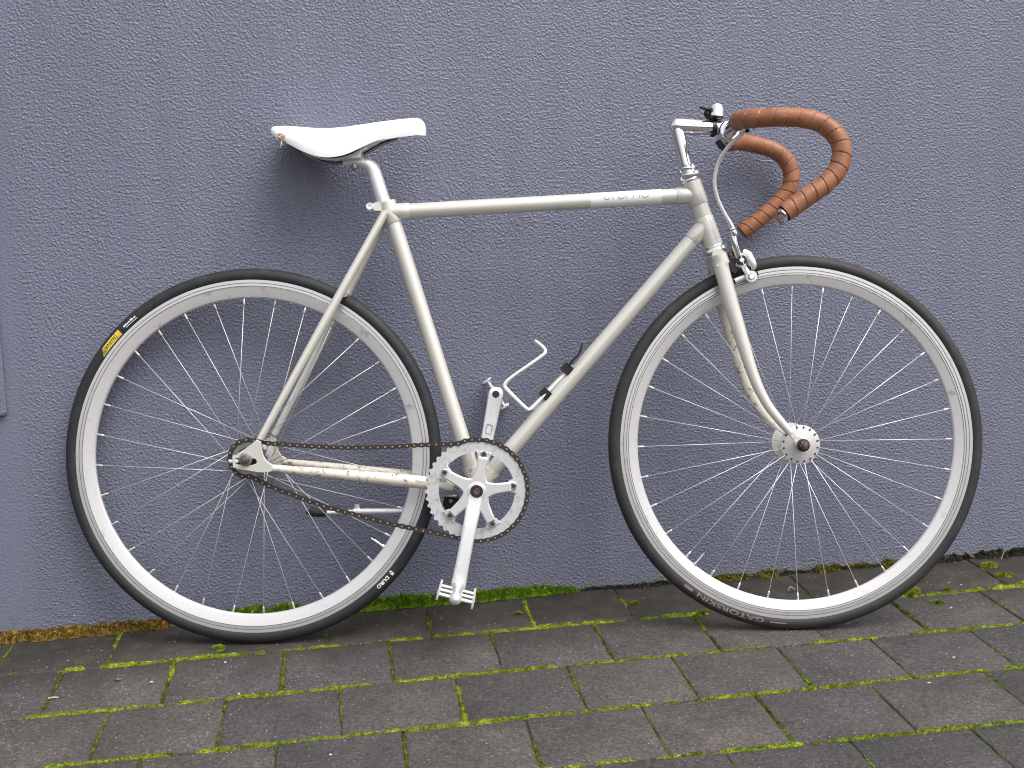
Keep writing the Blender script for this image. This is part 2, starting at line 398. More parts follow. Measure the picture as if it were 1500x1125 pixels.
#==SETTING==
# ================================================================ the wall
edge = wallp(6.4, 546)
pan_bot = wallp(6.0, 609).z
WM = wall_mat(edge.x); M['wall'] = WM
V, F = box((1.0, 0.15, 1.2), Vector((7.5, 0, 0)), Vector((0, 0.15, 0)), Vector((0, 0, 2.0)))
wall = build('rendered_wall', V, F, WM, smooth=False)
tag(wall, 'slate blue painted wall with a rough stippled render finish', 'wall')
V, F = prism([(edge.x - 1.2, pan_bot), (edge.x - 0.004, pan_bot), (edge.x, pan_bot + 0.006), (edge.x - 0.002, 3.0), (edge.x - 1.2, 3.0)], 0.001, -0.010, 0.0025)
build('raised_panel', V, F, WM, wall, smooth=False)

# ================================================================ the pavement
pav = build('pavement', [(-20, 0.05, 0), (22, 0.05, 0), (22, -22, 0), (-20, -22, 0)], [[0, 1, 2, 3]], bed_mat(), smooth=False)
for v in pav.data.vertices: v.co.z = -0.0032
pav.rotation_euler = (GA, 0, 0)
tag(pav, kind='structure')
LPX = {0: [(6.7, 940), (243, 918), (543, 885.7), (766.7, 870), (973, 854), (1050, 849), (1380, 825), (1496.7, 816.7)],
       1: [(50, 988.3), (140, 980), (246.7, 968.3), (390, 953.3), (566.7, 938.3), (790, 916.7), (876.7, 911), (1000, 903.3), (1043, 898), (1350, 870), (1496.7, 860.7)],
       2: [(60, 1053), (316.7, 1025), (500, 1007), (733, 981.7), (826.7, 971.7), (1000, 961), (1060, 953), (1313, 932.7), (1496.7, 915)],
       3: [(106.7, 1121.7), (320, 1096.7), (500, 1080), (683, 1060), (860, 1038), (996.7, 1026.7), (1026.7, 1025), (1193, 1008), (1366.7, 990), (1496.7, 979)],
       4: [(826.7, 1123), (996.7, 1107.7), (1166.7, 1088), (1340, 1073), (1496.7, 1058)]}
PW, PL = 0.15817, 0.18691
LG = {}
for k, l in LPX.items():
    pts = sorted([(g(*p).x, g(*p).y) for p in l])
    # light smoothing: a course is laid to a string line
    mx = sum(p[0] for p in pts) / len(pts); my = sum(p[1] for p in pts) / len(pts)
    sl = sum((p[0] - mx) * (p[1] - my) for p in pts) / sum((p[0] - mx) ** 2 for p in pts)
    LG[k] = [(x, .35 * y + .65 * (my + sl * (x - mx))) for x, y in pts]
    LG[k] = [(x, .5 * y + .5 * sum(q[1] for q in LG[k][max(0, i - 1):i + 2]) / len(LG[k][max(0, i - 1):i + 2])) for i, (x, y) in enumerate(LG[k])]
def line_y(k, x):
    if k not in LG: return line_y(4, x) - (k - 4) * PW
    L = LG[k]
    if k == 0: return 0.0
    if x <= L[0][0]: return L[0][1]
    if x >= L[-1][0]: return L[-1][1]
    for (x0, y0), (x1, y1) in zip(L, L[1:]):
        if x <= x1: return y0 + (y1 - y0) * (x - x0) / (x1 - x0)
JPX = {1: [(155, 978), (631.7, 931), (783, 917), (928, 906), (1200, 882), (1350, 870)],
       2: [(56.7, 1052), (236.7, 1031), (411.7, 1014), (576.7, 997), (736.7, 981), (900, 967), (1058, 954), (1365, 927)],
       3: [(129, 1118), (317, 1097), (500, 1080), (683, 1060), (860, 1038), (1026, 1025), (1193, 1008), (1340, 993)],
       4: [(206.7, 1111.7), (405, 1093), (590, 1071.7), (770, 1055), (940, 1035), (1108, 1020), (1278, 1007), (1443, 987)],
       5: [(1061.7, 1101.7), (1248, 1086.7), (1425, 1070)]}
X0, X1 = -1.66, 2.40
JX = {}
for r_ in range(1, 9):
    xs = sorted(g(*p).x for p in JPX.get(r_, []))
    if not xs: xs = [JX[r_ - 1][0] + PL * 0.5 + random.uniform(-.03, .03)]
    full = [xs[0]]
    for a in xs[1:]:
        k = max(1, round((a - full[-1]) / PL)); a0 = full[-1]
        for i in range(1, k + 1): full.append(a0 + (a - a0) * i / k)
    while full[0] > X0: full.insert(0, full[0] - PL + random.uniform(-.003, .003))
    while full[-1] < X1: full.append(full[-1] + PL + random.uniform(-.003, .003))
    JX[r_] = full
PM = paver_mat()
def paver(x0, x1, ya, yb, row):
    """ya/yb functions for the far and near edge"""
    gx, gy = 0.0008, 0.0022
    j = lambda s=0.0012: random.uniform(-s, s)
    a0, a1 = x0 + gx, x1 - gx
    out = []
    top = [(a0, ya(a0) - gy), (a1, ya(a1) - gy), (a1, yb(a1) + gy), (a0, yb(a0) + gy)]
    ch = [random.uniform(0.002, 0.0065) for _ in range(4)]
    for i in range(4):
        p = Vector(top[i]); q0 = Vector(top[i - 1]); q1 = Vector(top[(i + 1) % 4])
        out.append(p + (q0 - p).normalized() * ch[i] + Vector((j(.0008), j(.0008))))
        out.append(p + (q1 - p).normalized() * ch[i] + Vector((j(.0008), j(.0008))))
        if i % 2 == 0: out.append(p.lerp(q1, random.uniform(.35, .65)) + Vector((j(.0006), j())))
    n = len(out); c = sum(out, Vector((0, 0))) / n
    tx, ty, dz = random.uniform(-.006, .006), random.uniform(-.008, .008), random.uniform(-.0012, .0010)
    V = []; F = []
    for ins, z in ((0.0030, 0.0), (0.0009, -0.0012), (0.0, -0.0035), (0.0, -0.045)):
        for p in out:
            d = (c - p).normalized(); q = p + d * ins * random.uniform(.7, 1.3)
            V.append((q.x - c.x, q.y - c.y, z + (q.x - c.x) * tx + (q.y - c.y) * ty + dz))
    for i in range(3):
        for k in range(n): F.append([i * n + k, i * n + (k + 1) % n, (i + 1) * n + (k + 1) % n, (i + 1) * n + k])
    F.append(list(range(n)))
    o = build('paver', V, F, PM, pav, sharp=50, loc=(c.x, c.y, 0)); return o
for r_ in range(1, 9):
    for x0, x1 in zip(JX[r_], JX[r_][1:]):
        paver(x0, x1, (lambda x, r=r_: line_y(r - 1, x)), (lambda x, r=r_: line_y(r, x)), r_)

# ================================================================ moss: blades on soft cushions, nobody could count it
GQ = Matrix.Rotation(GA, 3, 'X')
def fbm(x, y, s): return noise.fractal(Vector((x * s, y * s, 3.1)), 0.9, 2.1, 4)
class Moss:
    def __init__(self): self.V = []; self.F = []
    def blade(self, p, nrm, h, w):
        a = random.uniform(0, 6.283); t = Vector((math.cos(a), math.sin(a), 0))
        k = len(self.V); tip = p + nrm * h + Vector((random.uniform(-.5, .5), random.uniform(-.5, .5), 0)) * h * .8
        self.V += [p - t * w, p + t * w, tip]; self.F.append([k, k + 1, k + 2])
    def cushion(self, pts, hw, hh, dens=9000, blade=0.0032, ragged=0.6, side=0, base=-0.0035, thr=-1, ns=22.0, taper=.012):
        """pts: polyline on the pavement; hw half width, hh height; side: 0 both, 1 against the wall (half dome)"""
        P = [Vector((p[0], p[1], 0)) for p in pts]
        seglen = [(q - p).length for p, q in zip(P, P[1:])]; L = sum(seglen)
        n = max(3, int(L / 0.004)); rows = []
        for i in range(n + 1):
            s = L * i / n; k = 0
            while k < len(seglen) - 1 and s > seglen[k]: s -= seglen[k]; k += 1
            d = (P[k + 1] - P[k]).normalized(); p = P[k] + d * s
            e = min(1, (min(i, n - i) / n * L) / taper)
            m_ = max(.15, 1 + ragged * (fbm(p.x, p.y, ns) * 1.1 + .6 * noise.noise(Vector((p.x * 140, p.y * 140, 1.7))) + .55 * noise.noise(Vector((p.x * 390, p.y * 390, 4.7)))))
            on = 1.0
            if thr > -1: on = max(0, min(1, (fbm(p.x + 7, p.y, 13) - thr) * 5))
            e = math.sqrt(max(0, e)) * on
            if not side: p = p + Vector((-d.y, d.x, 0)) * (.0016 * noise.noise(Vector((p.x * 45, p.y * 45, 9.))))
            rows.append((p, Vector((-d.y, d.x, 0)), max(0.0001, hw * m_ * e), max(0.0, hh * (1 + .8 * ragged * fbm(p.x, p.y + 5, 40)) * e), e))
        m = 7; k0 = len(self.V)
        for p, s, w_, h_, e in rows:
            for j in range(m):
                t = (j / (m - 1)) * 2 - 1
                if side: t = (j / (m - 1))
                x = -t if side else t
                z = math.sqrt(max(0, 1 - t * t)) if not side else math.sqrt(max(0, 1 - t * t))
                f = 1 + .55 * noise.noise((p + s * t * w_) * 260)
                self.V.append(p + s * (x * w_) + Vector((0, 0, base + (h_ - base) * z * f if e > 0.02 else base)))
        for i in range(n):
            for j in range(m - 1):
                a = k0 + i * m + j; self.F.append([a, a + 1, a + m + 1, a + m])
        for _ in range(int(L * dens)):
            i = random.randrange(n + 1); p, s, w_, h_, e = rows[i]
            if e < .05 or random.random() > e: continue
            t = random.uniform(0, 1) if side else random.uniform(-1, 1)
            x = -t if side else t; t2 = t
            z = math.sqrt(max(0, 1 - t2 * t2))
            q = p + s * (x * w_) + Vector((random.uniform(-.002, .002), 0, max(0.0, base + (h_ - base) * z) - .0006))
            nr = (s * (x * .9) + Vector((0, 0, z + .35))).normalized()
            self.blade(q, nr, blade * random.uniform(.5, 1.35), random.uniform(.0005, .0011))
    def patch(self, px, py, rx, ry, hh, cnt=350, blade=0.0035):
        c = g(px, py); k0 = len(self.V); m, rn = 14, 4; ph = random.uniform(0, 6)
        for i in range(rn + 1):
            for j in range(m):
                a = 6.283 * j / m; rr = i / rn; w_ = 1 + .28 * math.sin(2 * a + ph) + .15 * math.sin(3 * a + 2 * ph)
                self.V.append(Vector((c.x + math.cos(a) * rx * rr * w_, c.y + math.sin(a) * ry * rr * w_, hh * math.sqrt(max(0, 1 - rr * rr)) - 0.001)))
        for i in range(rn):
            for j in range(m):
                self.F.append([k0 + i * m + j, k0 + i * m + (j + 1) % m, k0 + (i + 1) * m + (j + 1) % m, k0 + (i + 1) * m + j])
        for _ in range(cnt):
            a = random.uniform(0, 6.283); rr = math.sqrt(random.random()); w_ = 1 + .28 * math.sin(2 * a + ph) + .15 * math.sin(3 * a + 2 * ph)
            z = math.sqrt(max(0, 1 - rr * rr))
            q = Vector((c.x + math.cos(a) * rx * rr * w_, c.y + math.sin(a) * ry * rr * w_, hh * z - .0006))
            self.blade(q, Vector((math.cos(a) * rr, math.sin(a) * rr, z + .3)).normalized(), blade * random.uniform(.5, 1.3), random.uniform(.0005, .0011))
    def done(self, name, m, label):
        me = bpy.data.meshes.new(name); me.from_pydata([tuple(v) for v in self.V], [], self.F)
        me.polygons.foreach_set('use_smooth', [len(f) == 4 for f in self.F]); me.update()
        o = link(name, me, m); o.rotation_euler = (GA, 0, 0)
        return tag(o, label, 'moss', kind='stuff')
def along(k, pxa, pxb):
    """points of course line k between two photo columns"""
    def at(px):
        l = LPX[k]; 
        ys = l[0][1] + (l[-1][1] - l[0][1]) * (px - l[0][0]) / (l[-1][0] - l[0][0]); return g(px, ys).x
    xa, xb = at(pxa), at(pxb); n = max(2, int((xb - xa) / 0.03))
    return [(xa + (xb - xa) * i / n, line_y(k, xa + (xb - xa) * i / n)) for i in range(n + 1)]
lime = Moss()
for k, a, c_, w_, h_ in ((1, 92, 125, .0085, .006), (1, 143, 390, .0072, .004), (1, 428, 500, .006, .003), (1, 566, 790, .0062, .003), (1, 780, 1045, .0075, .005),
                         (1, 1295, 1350, .007, .004), (1, 1350, 1430, .005, .002), (1, 1420, 1600, .011, .007),
                         (2, -60, 20, .006, .003), (2, 34, 316, .0065, .0035), (2, 328, 740, .0058, .003), (2, 730, 826, .007, .004), (2, 826, 1060, .0056, .0025), (2, 1060, 1130, .004, .001), (2, 1185, 1290, .0055, .002), (2, 1340, 1600, .0065, .0035),
                         (3, 60, 400, .0055, .0025), (3, 395, 560, .005, .002), (3, 560, 700, .006, .003), (3, 690, 870, .006, .003), (3, 870, 1020, .0045, .0015), (3, 1020, 1200, .0055, .003), (3, 1200, 1360, .0052, .002), (3, 1355, 1600, .006, .003),
                         (4, 760, 1000, .005, .002), (4, 1000, 1180, .0058, .003), (4, 1190, 1345, .005, .002), (4, 1340, 1600, .0058, .003)):
    lime.cushion(along(k, a, c_), w_ * .54, h_ * .7, dens=6500, ragged=1.25, blade=.0027, ns=34., thr=-.42)
for k in (4, 5, 6, 7):          # courses towards the street
    lime.cushion([(x * .1, line_y(k, x * .1)) for x in range(-16, 24 if k > 4 else 1)], .0034, .0015, dens=2500, ragged=.9, thr=-.15)
for k in (1, 2, 3):             # beyond both ends of the picture
    lime.cushion([(x * .05, line_y(k, x * .05)) for x in range(-32, -15)], .0036, .002, dens=3000, ragged=.9, thr=-.1)
    lime.cushion([(x * .05, line_y(k, x * .05)) for x in range(28, 46)], .0036, .002, dens=3000, ragged=.9, thr=-.1)
def cross(row, px, py, f0, f1, w_, h_, thr=-1, ms=None):
    """joint across a course, next to photo pixel (px,py); f0..f1 = part of it from far to near edge"""
    x = min(JX[row], key=lambda q: abs(q - g(px, py).x))
    ya, yb = line_y(row - 1, x), line_y(row, x)
    (ms or lime).cushion([(x, ya + (yb - ya) * (f0 + (f1 - f0) * i / 6)) for i in range(7)], w_ * .66, h_ * .7, dens=5000, ragged=1.1, thr=thr, blade=.0025)
dull = Moss()
for a in ((1, 155, 978, .05, .55, .0045, .003), (1, 631, 931, .45, .85, .0040, .002), (1, 783, 917, .15, 1, .0052, .004), (1, 928, 906, .35, .65, .0045, .003), (1, 1350, 870, .3, .98, .007, .006),
          (2, 237, 1031, 0, .5, .0050, .004), (2, 237, 1031, .5, 1, .0030, .001), (2, 412, 1014, 0, 1, .0042, .002), (2, 577, 997, 0, .95, .0036, .001), (2, 737, 981, 0, .3, .004, .002), (2, 900, 967, 0, .45, .0062, .004), (2, 900, 967, .45, .9, .003, .001),
          (2, 1058, 954, .0, .5, .0045, .002), (2, 1365, 927, 0, 1, .0040, .002), (2, 57, 1052, .1, .9, .0026, .0),
          (3, 129, 1118, .3, .9, .0036, .001), (3, 317, 1097, 0, .3, .003, .0), (3, 317, 1097, .7, 1, .0042, .002), (3, 683, 1060, .2, 1, .0055, .003), (3, 860, 1038, 0, .55, .0036, .002), (3, 1193, 1008, .75, 1, .0045, .003), (3, 1026, 1025, 0, .9, .0028, .0),
          (4, 590, 1071, 0, 1, .0034, .001), (4, 206, 1111, 0, .7, .0036, .001), (4, 1108, 1020, 0, 1, .0036, .001), (4, 1443, 987, 0, .5, .004, .002), (4, 770, 1055, .5, 1, .0030, .001)):
    cross(*a, ms=(lime if a[5] > .0044 else dull))
for p in ((1330, 866, .008, .012, .009), (1336, 872, .012, .008, .006), (1450, 830, .016, .011, .008), (1472, 844, .016, .010, .007), (1374, 883, .010, .007, .003), (1388, 864, .006, .004, .003),
          (321, 950, .010, .010, .004), (930, 884, .005, .006, .003), (759, 899, .006, .006, .002), (1030, 899, .012, .010, .006), (1020, 905, .010, .008, .004)):
    lime.patch(*p, cnt=420)
for r_ in range(1, 6):          # soil and thin growth in the remaining short joints
    for x in JX[r_]:
        if -1.0 < x < 1.7:
            ya, yb = line_y(r_ - 1, x), line_y(r_, x)
            dull.cushion([(x, ya + (yb - ya) * i / 6) for i in range(7)], .0017, -.0002, dens=1800, ragged=1.3, thr=-.25, blade=.0018)
dull.done('dull_moss', M['moss_dull'], 'thin dull green moss in the short joints across the paver courses')
random.seed(21)
for _ in range(170):            # stray tufts spilling over the paver edges
    k = random.choice((1, 1, 2, 2, 3, 3, 4)); x = random.uniform(-.75, 1.5); y = line_y(k, x) + random.gauss(0, .0045)
    r_ = random.uniform(.0012, .0042); k0 = len(lime.V)
    for _ in range(int(14 + r_ * 9000)):
        a = random.uniform(0, 6.283); q = r_ * math.sqrt(random.random()) * 1.4
        lime.blade(Vector((x + q * math.cos(a) * 1.5, y + q * math.sin(a), -.0004)), Vector((0, 0, 1)), random.uniform(.0012, .0030), random.uniform(.0005, .0011))
lime.done('lime_moss', M['moss_lime'], 'bright lime green moss filling the joints between the pavers')
foot = Moss()
def wallfoot(ms, pxa, pxb, w_, h_, dens, **kw):
    def at(px): return wallp(px, 940 - .0825 * px).x
    xa, xb = at(pxa), at(pxb); n = max(2, int((xb - xa) / .03))
    ms.cushion([(xa + (xb - xa) * i / n, -0.0005) for i in range(n + 1)], w_, h_, dens=dens, side=1, **kw)
wallfoot(foot, 300, 470, .013, .021, 26000, blade=.0058, ragged=.5, taper=.06)
wallfoot(foot, 430, 640, .010, .019, 24000, blade=.0058, ragged=.4, taper=.04)
wallfoot(foot, 535, 850, .010, .0165, 24000, blade=.0055, ragged=.45, taper=.09)
foot.done('green_moss', M['moss_green'], 'deep green moss cushion along the foot of the wall by the pedal')
brown = Moss()
wallfoot(brown, -90, 252, .018, .014, 20000, blade=.0038, ragged=.4)
brown.patch(169, 924, .013, .012, .008, 500)
brown.done('brown_moss', M['moss_brown'], 'rusty brown moss band at the wall foot left of the rear wheel')
olive = Moss()
for a in ((1040, 1098, .010, .008), (1108, 1142, .014, .012), (1190, 1232, .014, .011), (1236, 1275, .007, .007), (1288, 1318, .012, .010)):
    wallfoot(olive, *a, 16000, blade=.004, ragged=.6)
olive.done('olive_moss', M['moss_olive'], 'small olive and brown moss tufts at the wall behind the front wheel')
crust = Moss()
wallfoot(crust, 850, 1040, .006, .005, 9000, blade=.003, ragged=1.2)
wallfoot(crust, 1325, 1420, .009, .007, 12000, blade=.004, ragged=1.3)
wallfoot(crust, 1425, 1620, .013, .011, 14000, blade=.0042, ragged=.9)
wallfoot(crust, 1140, 1300, .005, .004, 8000, blade=.003, ragged=1.3)
crust.done('dark_crust', M['crust'], 'blackish lichen crust along the wall foot beyond the front wheel')

# ---- bits lying about
def gput(o, px, py, z=0.0):
    p = g(px, py); v = GQ @ Vector((p.x, p.y, z)); o.location = v; o.rotation_euler = (GA, 0, random.uniform(0, 6)); return o
def stone(name, px, py, r, m, label, cat, flat=.6, group=None):
    bm = bmesh.new(); bmesh.ops.create_icosphere(bm, subdivisions=2, radius=r)
    for v in bm.verts:
        k = 1 + .35 * noise.noise(v.co * (1.1 / r) + Vector((px, py, 0))); v.co = Vector((v.co.x * k * 1.3, v.co.y * k, v.co.z * k * flat + r * flat * .7))
    me = bpy.data.meshes.new(name); bm.to_mesh(me); bm.free(); me.polygons.foreach_set('use_smooth', [True] * len(me.polygons))
    return tag(gput(link(name, me, m), px, py), label, cat, group)
stone('pebble', 173, 996.5, .0042, M['pebble'], 'reddish brown pebble lying on a paver by the rear wheel', 'pebble')
for i, (px, py) in enumerate([(222, 1000), (330, 971), (350, 1017), (484, 1106), (1397, 964), (1361, 1001), (1242, 914), (1466, 818), (1390, 854), (1408, 857), (1393, 891)]):
    stone('grit_chip', px, py, random.uniform(.0016, .0026), M['grit'], 'tiny pale stone chip lying on the paving', 'stone chip', group='pale chips on the paving')
def straw(px, py, pts, r, label, z=0.001):
    V, F = sweep(spline([Vector(p) for p in pts], .002), r, 6)
    o = build('straw', V, F, M['straw']); gput(o, px, py, z); o.rotation_euler = (GA, 0, 0); return tag(o, label, 'straw')
straw(78, 1024, [(-.008, 0, .001), (0, .001, .0014), (.008, 0, .001)], .0013, 'short pale straw lying across a paver joint')
straw(1163, 868, [(-.012, .0, .004), (-.009, 0, .011), (-.004, .002, .009), (.004, .006, .003)], .0011, 'curled pale straw seen through the front wheel spokes')
straw(1472, 823, [(0, .012, .0), (.001, .010, .012), (.005, .008, .022)], .0012, 'upright pale straw in the dark crust by the wall')
straw(118, 928, [(0, .01, .004), (.0, .008, .022), (-.004, .006, .030), (-.010, .004, .034)], .0006, 'thin dry grass stem rising from the brown moss')
V = []; F = []
for i in range(7):
    for j in range(5):
        x, y = (i / 6 - .5), (j / 4 - .5); w_ = math.cos(x * 2.6)
        V.append((x * .026, y * .013 * w_, .004 + .010 * y * y + .006 * math.sin(x * 5) + .002 * y))
for i in range(6):
    for j in range(4): F.append([i * 5 + j, i * 5 + j + 1, (i + 1) * 5 + j + 1, (i + 1) * 5 + j])
lf = build('dead_leaf', V, F, M['leaf']); sm = lf.modifiers.new('thick', 'SOLIDIFY'); sm.thickness = .0006
gput(lf, 1418, 818, .002); tag(lf, 'curled dead brown leaf against the wall foot', 'leaf')
# loose grit, uncountable
gr = MB()
for _ in range(1500):
    x, y = random.uniform(-.75, 1.55), -abs(random.gauss(.30, .25)); s = random.uniform(.0004, .0012)
    p = Vector((x, y, .0004)); gr.add([p + Vector((-s, -s * .6, 0)), p + Vector((s, -s * .5, 0)), p + Vector((s * .2, s, 0)), p + Vector((0, 0, s * 1.1))], [[0, 1, 3], [1, 2, 3], [2, 0, 3]])
o = gr.build('loose_grit', M['grit'], smooth=False); o.rotation_euler = (GA, 0, 0); tag(o, 'fine pale grit scattered over the paving', 'grit', kind='stuff')
#==BIKE==
# ================================================================ the bicycle
bike = bpy.data.objects.new('bicycle', None); COL.objects.link(bike)
BR = Matrix((U, -N, Wv)).transposed()
bike.matrix_world = Matrix.Translation(CR - Wv * RO) @ BR.to_4x4()
bike.empty_display_size = 0.2
tag(bike, 'cream single speed racing bicycle with brown bar tape leaning on the wall', 'bicycle')
UP = Vector((0, 0, RO))
def part(name, mb, m, sub=None, **kw):
    """mb: MB or (V,F). sub: parent part (then its sub-part)"""
    V, F = (mb.V, mb.F) if isinstance(mb, MB) else mb
    return build(name, V, F, m, sub or bike, loc=None if sub else UP, **kw)
Y = Vector((0, 1, 0))
def P2(v): return (v.x, v.z)
def tube(p, q, r0, r1=None, seg=20, k=2, **kw):
    r1 = r0 if r1 is None else r1
    pts = [Vector(p).lerp(Vector(q), i / k) for i in range(k + 1)]
    return sweep(pts, [r0 + (r1 - r0) * i / k for i in range(k + 1)], seg, **kw)

BB = b(698.3, 719.3, .055); BB.y = 0
ST = b(568.0, 300); ST2 = b(574.5, 330)           # seat tube axis
TTL, TTR = b(577, 310.6), b(1010, 286.2)
HT, HB = b(1012, 265.3), b(1045.3, 361.3)
hax = (HT - HB).normalized()                      # steering axis, upwards
DT0, DT1 = b(745.6, 660), b(937, 440)
ddir = (DT1 - DT0).normalized()
# ---- frame: lugs and shell in one mesh, each tube its own piece
RT, RS, RD, RH = .0138, .0138, .0142, .0160
fr = MB()
V, F = lathe([(.0, -.034), (.0165, -.034), (.0205, -.033), (.0205, .033), (.0165, .034), (0, .034)], BB, 32); fr.add(V, F)
st_top = b(567.0, 296); sdir = (st_top - BB).normalized()
def lug(base, d, r, l0, l1, rr=.0014):
    """sleeve round a tube from base+d*l0 to base+d*l1"""
    sg = 1 if l1 > l0 else -1
    pts = [base + d * l0, base + d * (l0 + (l1 - l0) * .5), base + d * (l1 - .0006 * sg), base + d * l1, base + d * (l1 + .00005 * sg)]
    return sweep(pts, [r + rr, r + rr, r + rr, r + rr * .75, r - .0004], 28, cap=False)
SLEN = (st_top - BB).length
sl_ = MB(); sl_.add(*lug(BB, sdir, RS, SLEN, SLEN - .040, .0016))
tdir = (TTR - TTL).normalized(); sl_.add(*lug(TTL, tdir, RT, -.004, .028))
d_hb = b(1032, 330.5)                               # down tube meets head tube
hl_ = MB(); hl_.add(*lug(d_hb, -ddir, RD, .0, .036)); hl_.add(*lug(TTR, -tdir, RT, -.004, .024))
hl_.add(*lug(HT, -hax, RH, .0, .045)); hl_.add(*lug(HB, hax, RH, .0, .055))
fr.add(*lug(BB, (DT1 - BB).normalized(), RD, .0, .042)); fr.add(*lug(BB, sdir, RS, .0, .040))
# seat clamp ears behind the seat lug
e0 = b(541.5, 302.5, .012); ec = b(556, 299, 0)
ear = [P2(b(559, 294, .010)), P2(b(551, 296, .010)), P2(b(543.5, 299, .010)), P2(b(542.5, 305, .010)), P2(b(549, 309, .010)), P2(b(560, 309.5, .010))]
sl_.add(*prism(ear, -.011, -.004, .0006)); sl_.add(*prism(ear, .004, .011, .0006))
frame = part('frame', fr, M['frame_worn'], sharp=35)
part('seat_lug', sl_, M['frame'], frame, sharp=35); part('head_lug', hl_, M['frame'], frame, sharp=35)
part('seat_tube', tube(BB, st_top, RS, seg=28, k=6), M['frame'], frame)
part('top_tube', tube(TTL, TTR, RT, seg=28, k=6), M['frame'], frame)
part('down_tube', tube(BB, d_hb + ddir * .004, RD, seg=28, k=6), M['frame'], frame)
part('head_tube', tube(HB, HT, RH, seg=28, k=4), M['frame'], frame)
# decal band on the top tube; upper halves of its letters left out to imitate glare
dl, dr = b(864, 294), b(968, 288.2)
def on_top(px, ang, lift=.0003):
    """point on the top tube skin below photo column px; ang measured up from the street side"""
    f = (px - 577) / (1010 - 577); c = TTL.lerp(TTR, f); upv = Vector((0, 0, 1)) - tdir * tdir.z; upv.normalize()
    return c + (-Y * math.cos(ang) + upv * math.sin(ang)) * (RT + lift)
V = []; F = []
for i in range(15):
    for j in range(25): V.append(on_top(864 + 104 * i / 14, -1.25 + 3.4 * j / 24))
for i in range(14):
    for j in range(24): F.append([i * 25 + j, i * 25 + j + 1, (i + 1) * 25 + j + 1, (i + 1) * 25 + j])
part('decal', (V, F), M['decal'], frame)
ink = MB()
def stroke(pts, w=.0011):
    """pts: (px, ang) on the decal"""
    Q = []
    for i in range(len(pts)):
        a, c = pts[max(0, i - 1)], pts[min(len(pts) - 1, i + 1)]
        dx, dy = (c[0] - a[0]) / 850, (c[1] - a[1]) * RT; l = math.hypot(dx, dy); nx, ny = -dy / l, dx / l
        for s in (-1, 1): Q.append(on_top(pts[i][0] + s * nx * w * 850 * .6, pts[i][1] + s * ny * w / RT * .6, .0006))
    ink.add(Q, [[2 * i, 2 * i + 1, 2 * i + 3, 2 * i + 2] for i in range(len(pts) - 1)])
def bowl(x0, x1): return [((x0 + x1) / 2 + (x1 - x0) / 2 * math.cos(math.pi + math.pi * i / 12), .27 - .34 * math.sin(math.pi * i / 12)) for i in range(13)]
for x0, x1 in ((883.5, 892.5), (904, 913.5), (938.5, 948.5)): stroke(bowl(x0, x1))
for x in (897, 917, 926.3, 935.2): stroke([(x, .27), (x, .1), (x, -.06)])
part('lettering', ink, M['decal_ink'], frame, smooth=False)
# stays and dropouts, both sides
for s in (1, -1):
    nm = 1 if s > 0 else -1
    if s > 0: pa, pb, ca, cb = b(564.5, 311, .016), b(381, 643, .058), b(396, 685.3, .057), b(664, 710.5, .028)
    else:
        pa, pb = b(564.5, 311, .016), b(381, 643, .058); ca, cb = b(396, 685.3, .057), b(664, 710.5, .028)
        pa.y, pb.y, ca.y, cb.y = -pa.y, -pb.y, -ca.y, -cb.y
    pts, ex = spline([pa, pa.lerp(pb, .5) + Vector((0, -.003 * s, 0)), pb], .02, [.0072, .0078, .0062])
    part('seat_stay', sweep(pts, ex, 18), M['frame'], frame)
    pts, ex = spline([ca, ca.lerp(cb, .33), ca.lerp(cb, .7), cb], .02, [.0062, .0088, .0115, .0112])
    part('chain_stay', sweep(pts, ex, 18), M['frame_worn'], frame)
    ol = [(345.3, 667), (352, 662), (360, 657), (369, 650.5), (376, 644), (382.5, 646.5), (383.8, 657), (386, 667), (391, 675.5), (399, 680.5), (399, 690), (393, 692), (380, 692), (364, 689.3), (346.7, 686.5), (345.6, 680.2), (356, 680.4), (370, 681), (375.5, 679), (376.8, 676), (375, 672.5), (370, 671.3), (356, 671), (345.4, 671)]
    ol = [P2(b(x, y, .060)) for x, y in ol]
    part('dropout', prism(ol, -.0635 * s, -.0575 * s, .0007), M['frame'], frame, sharp=30)
    # track-end adjuster
    ad = MB(); c = b(344, 675.7, .0605); c.y *= s
    ad.add(*box(c, Vector((.0024, 0, 0)), Vector((0, .0055, 0)), Vector((0, 0, .0105))))
    ad.add(*lathe([(0, -.010), (.0035, -.010), (.0035, .006), (.0016, .006), (.0016, .024), (0, .024)], c, 12, 'X'))
    part('axle_adjuster', ad, M['alloy'], frame)
# brake bridge between the seat stays
q = b(507, 432, .0); part('brake_bridge', tube(q + Y * -.026, q + Y * .026, .0055, seg=14), M['frame'], frame)
bolt = b(541.5, 302.3, .014); part('seat_clamp_bolt', lathe([(0, -.0140), (.0026, -.0140), (.0030, -.0170), (.0060, -.0172), (.0068, -.0160), (.0068, -.0112), (.003, -.0105), (.003, .013), (.0065, .0135), (.0065, .0165), (0, .017)], Vector((bolt.x, 0, bolt.z)), 20), M['alloy'], frame)

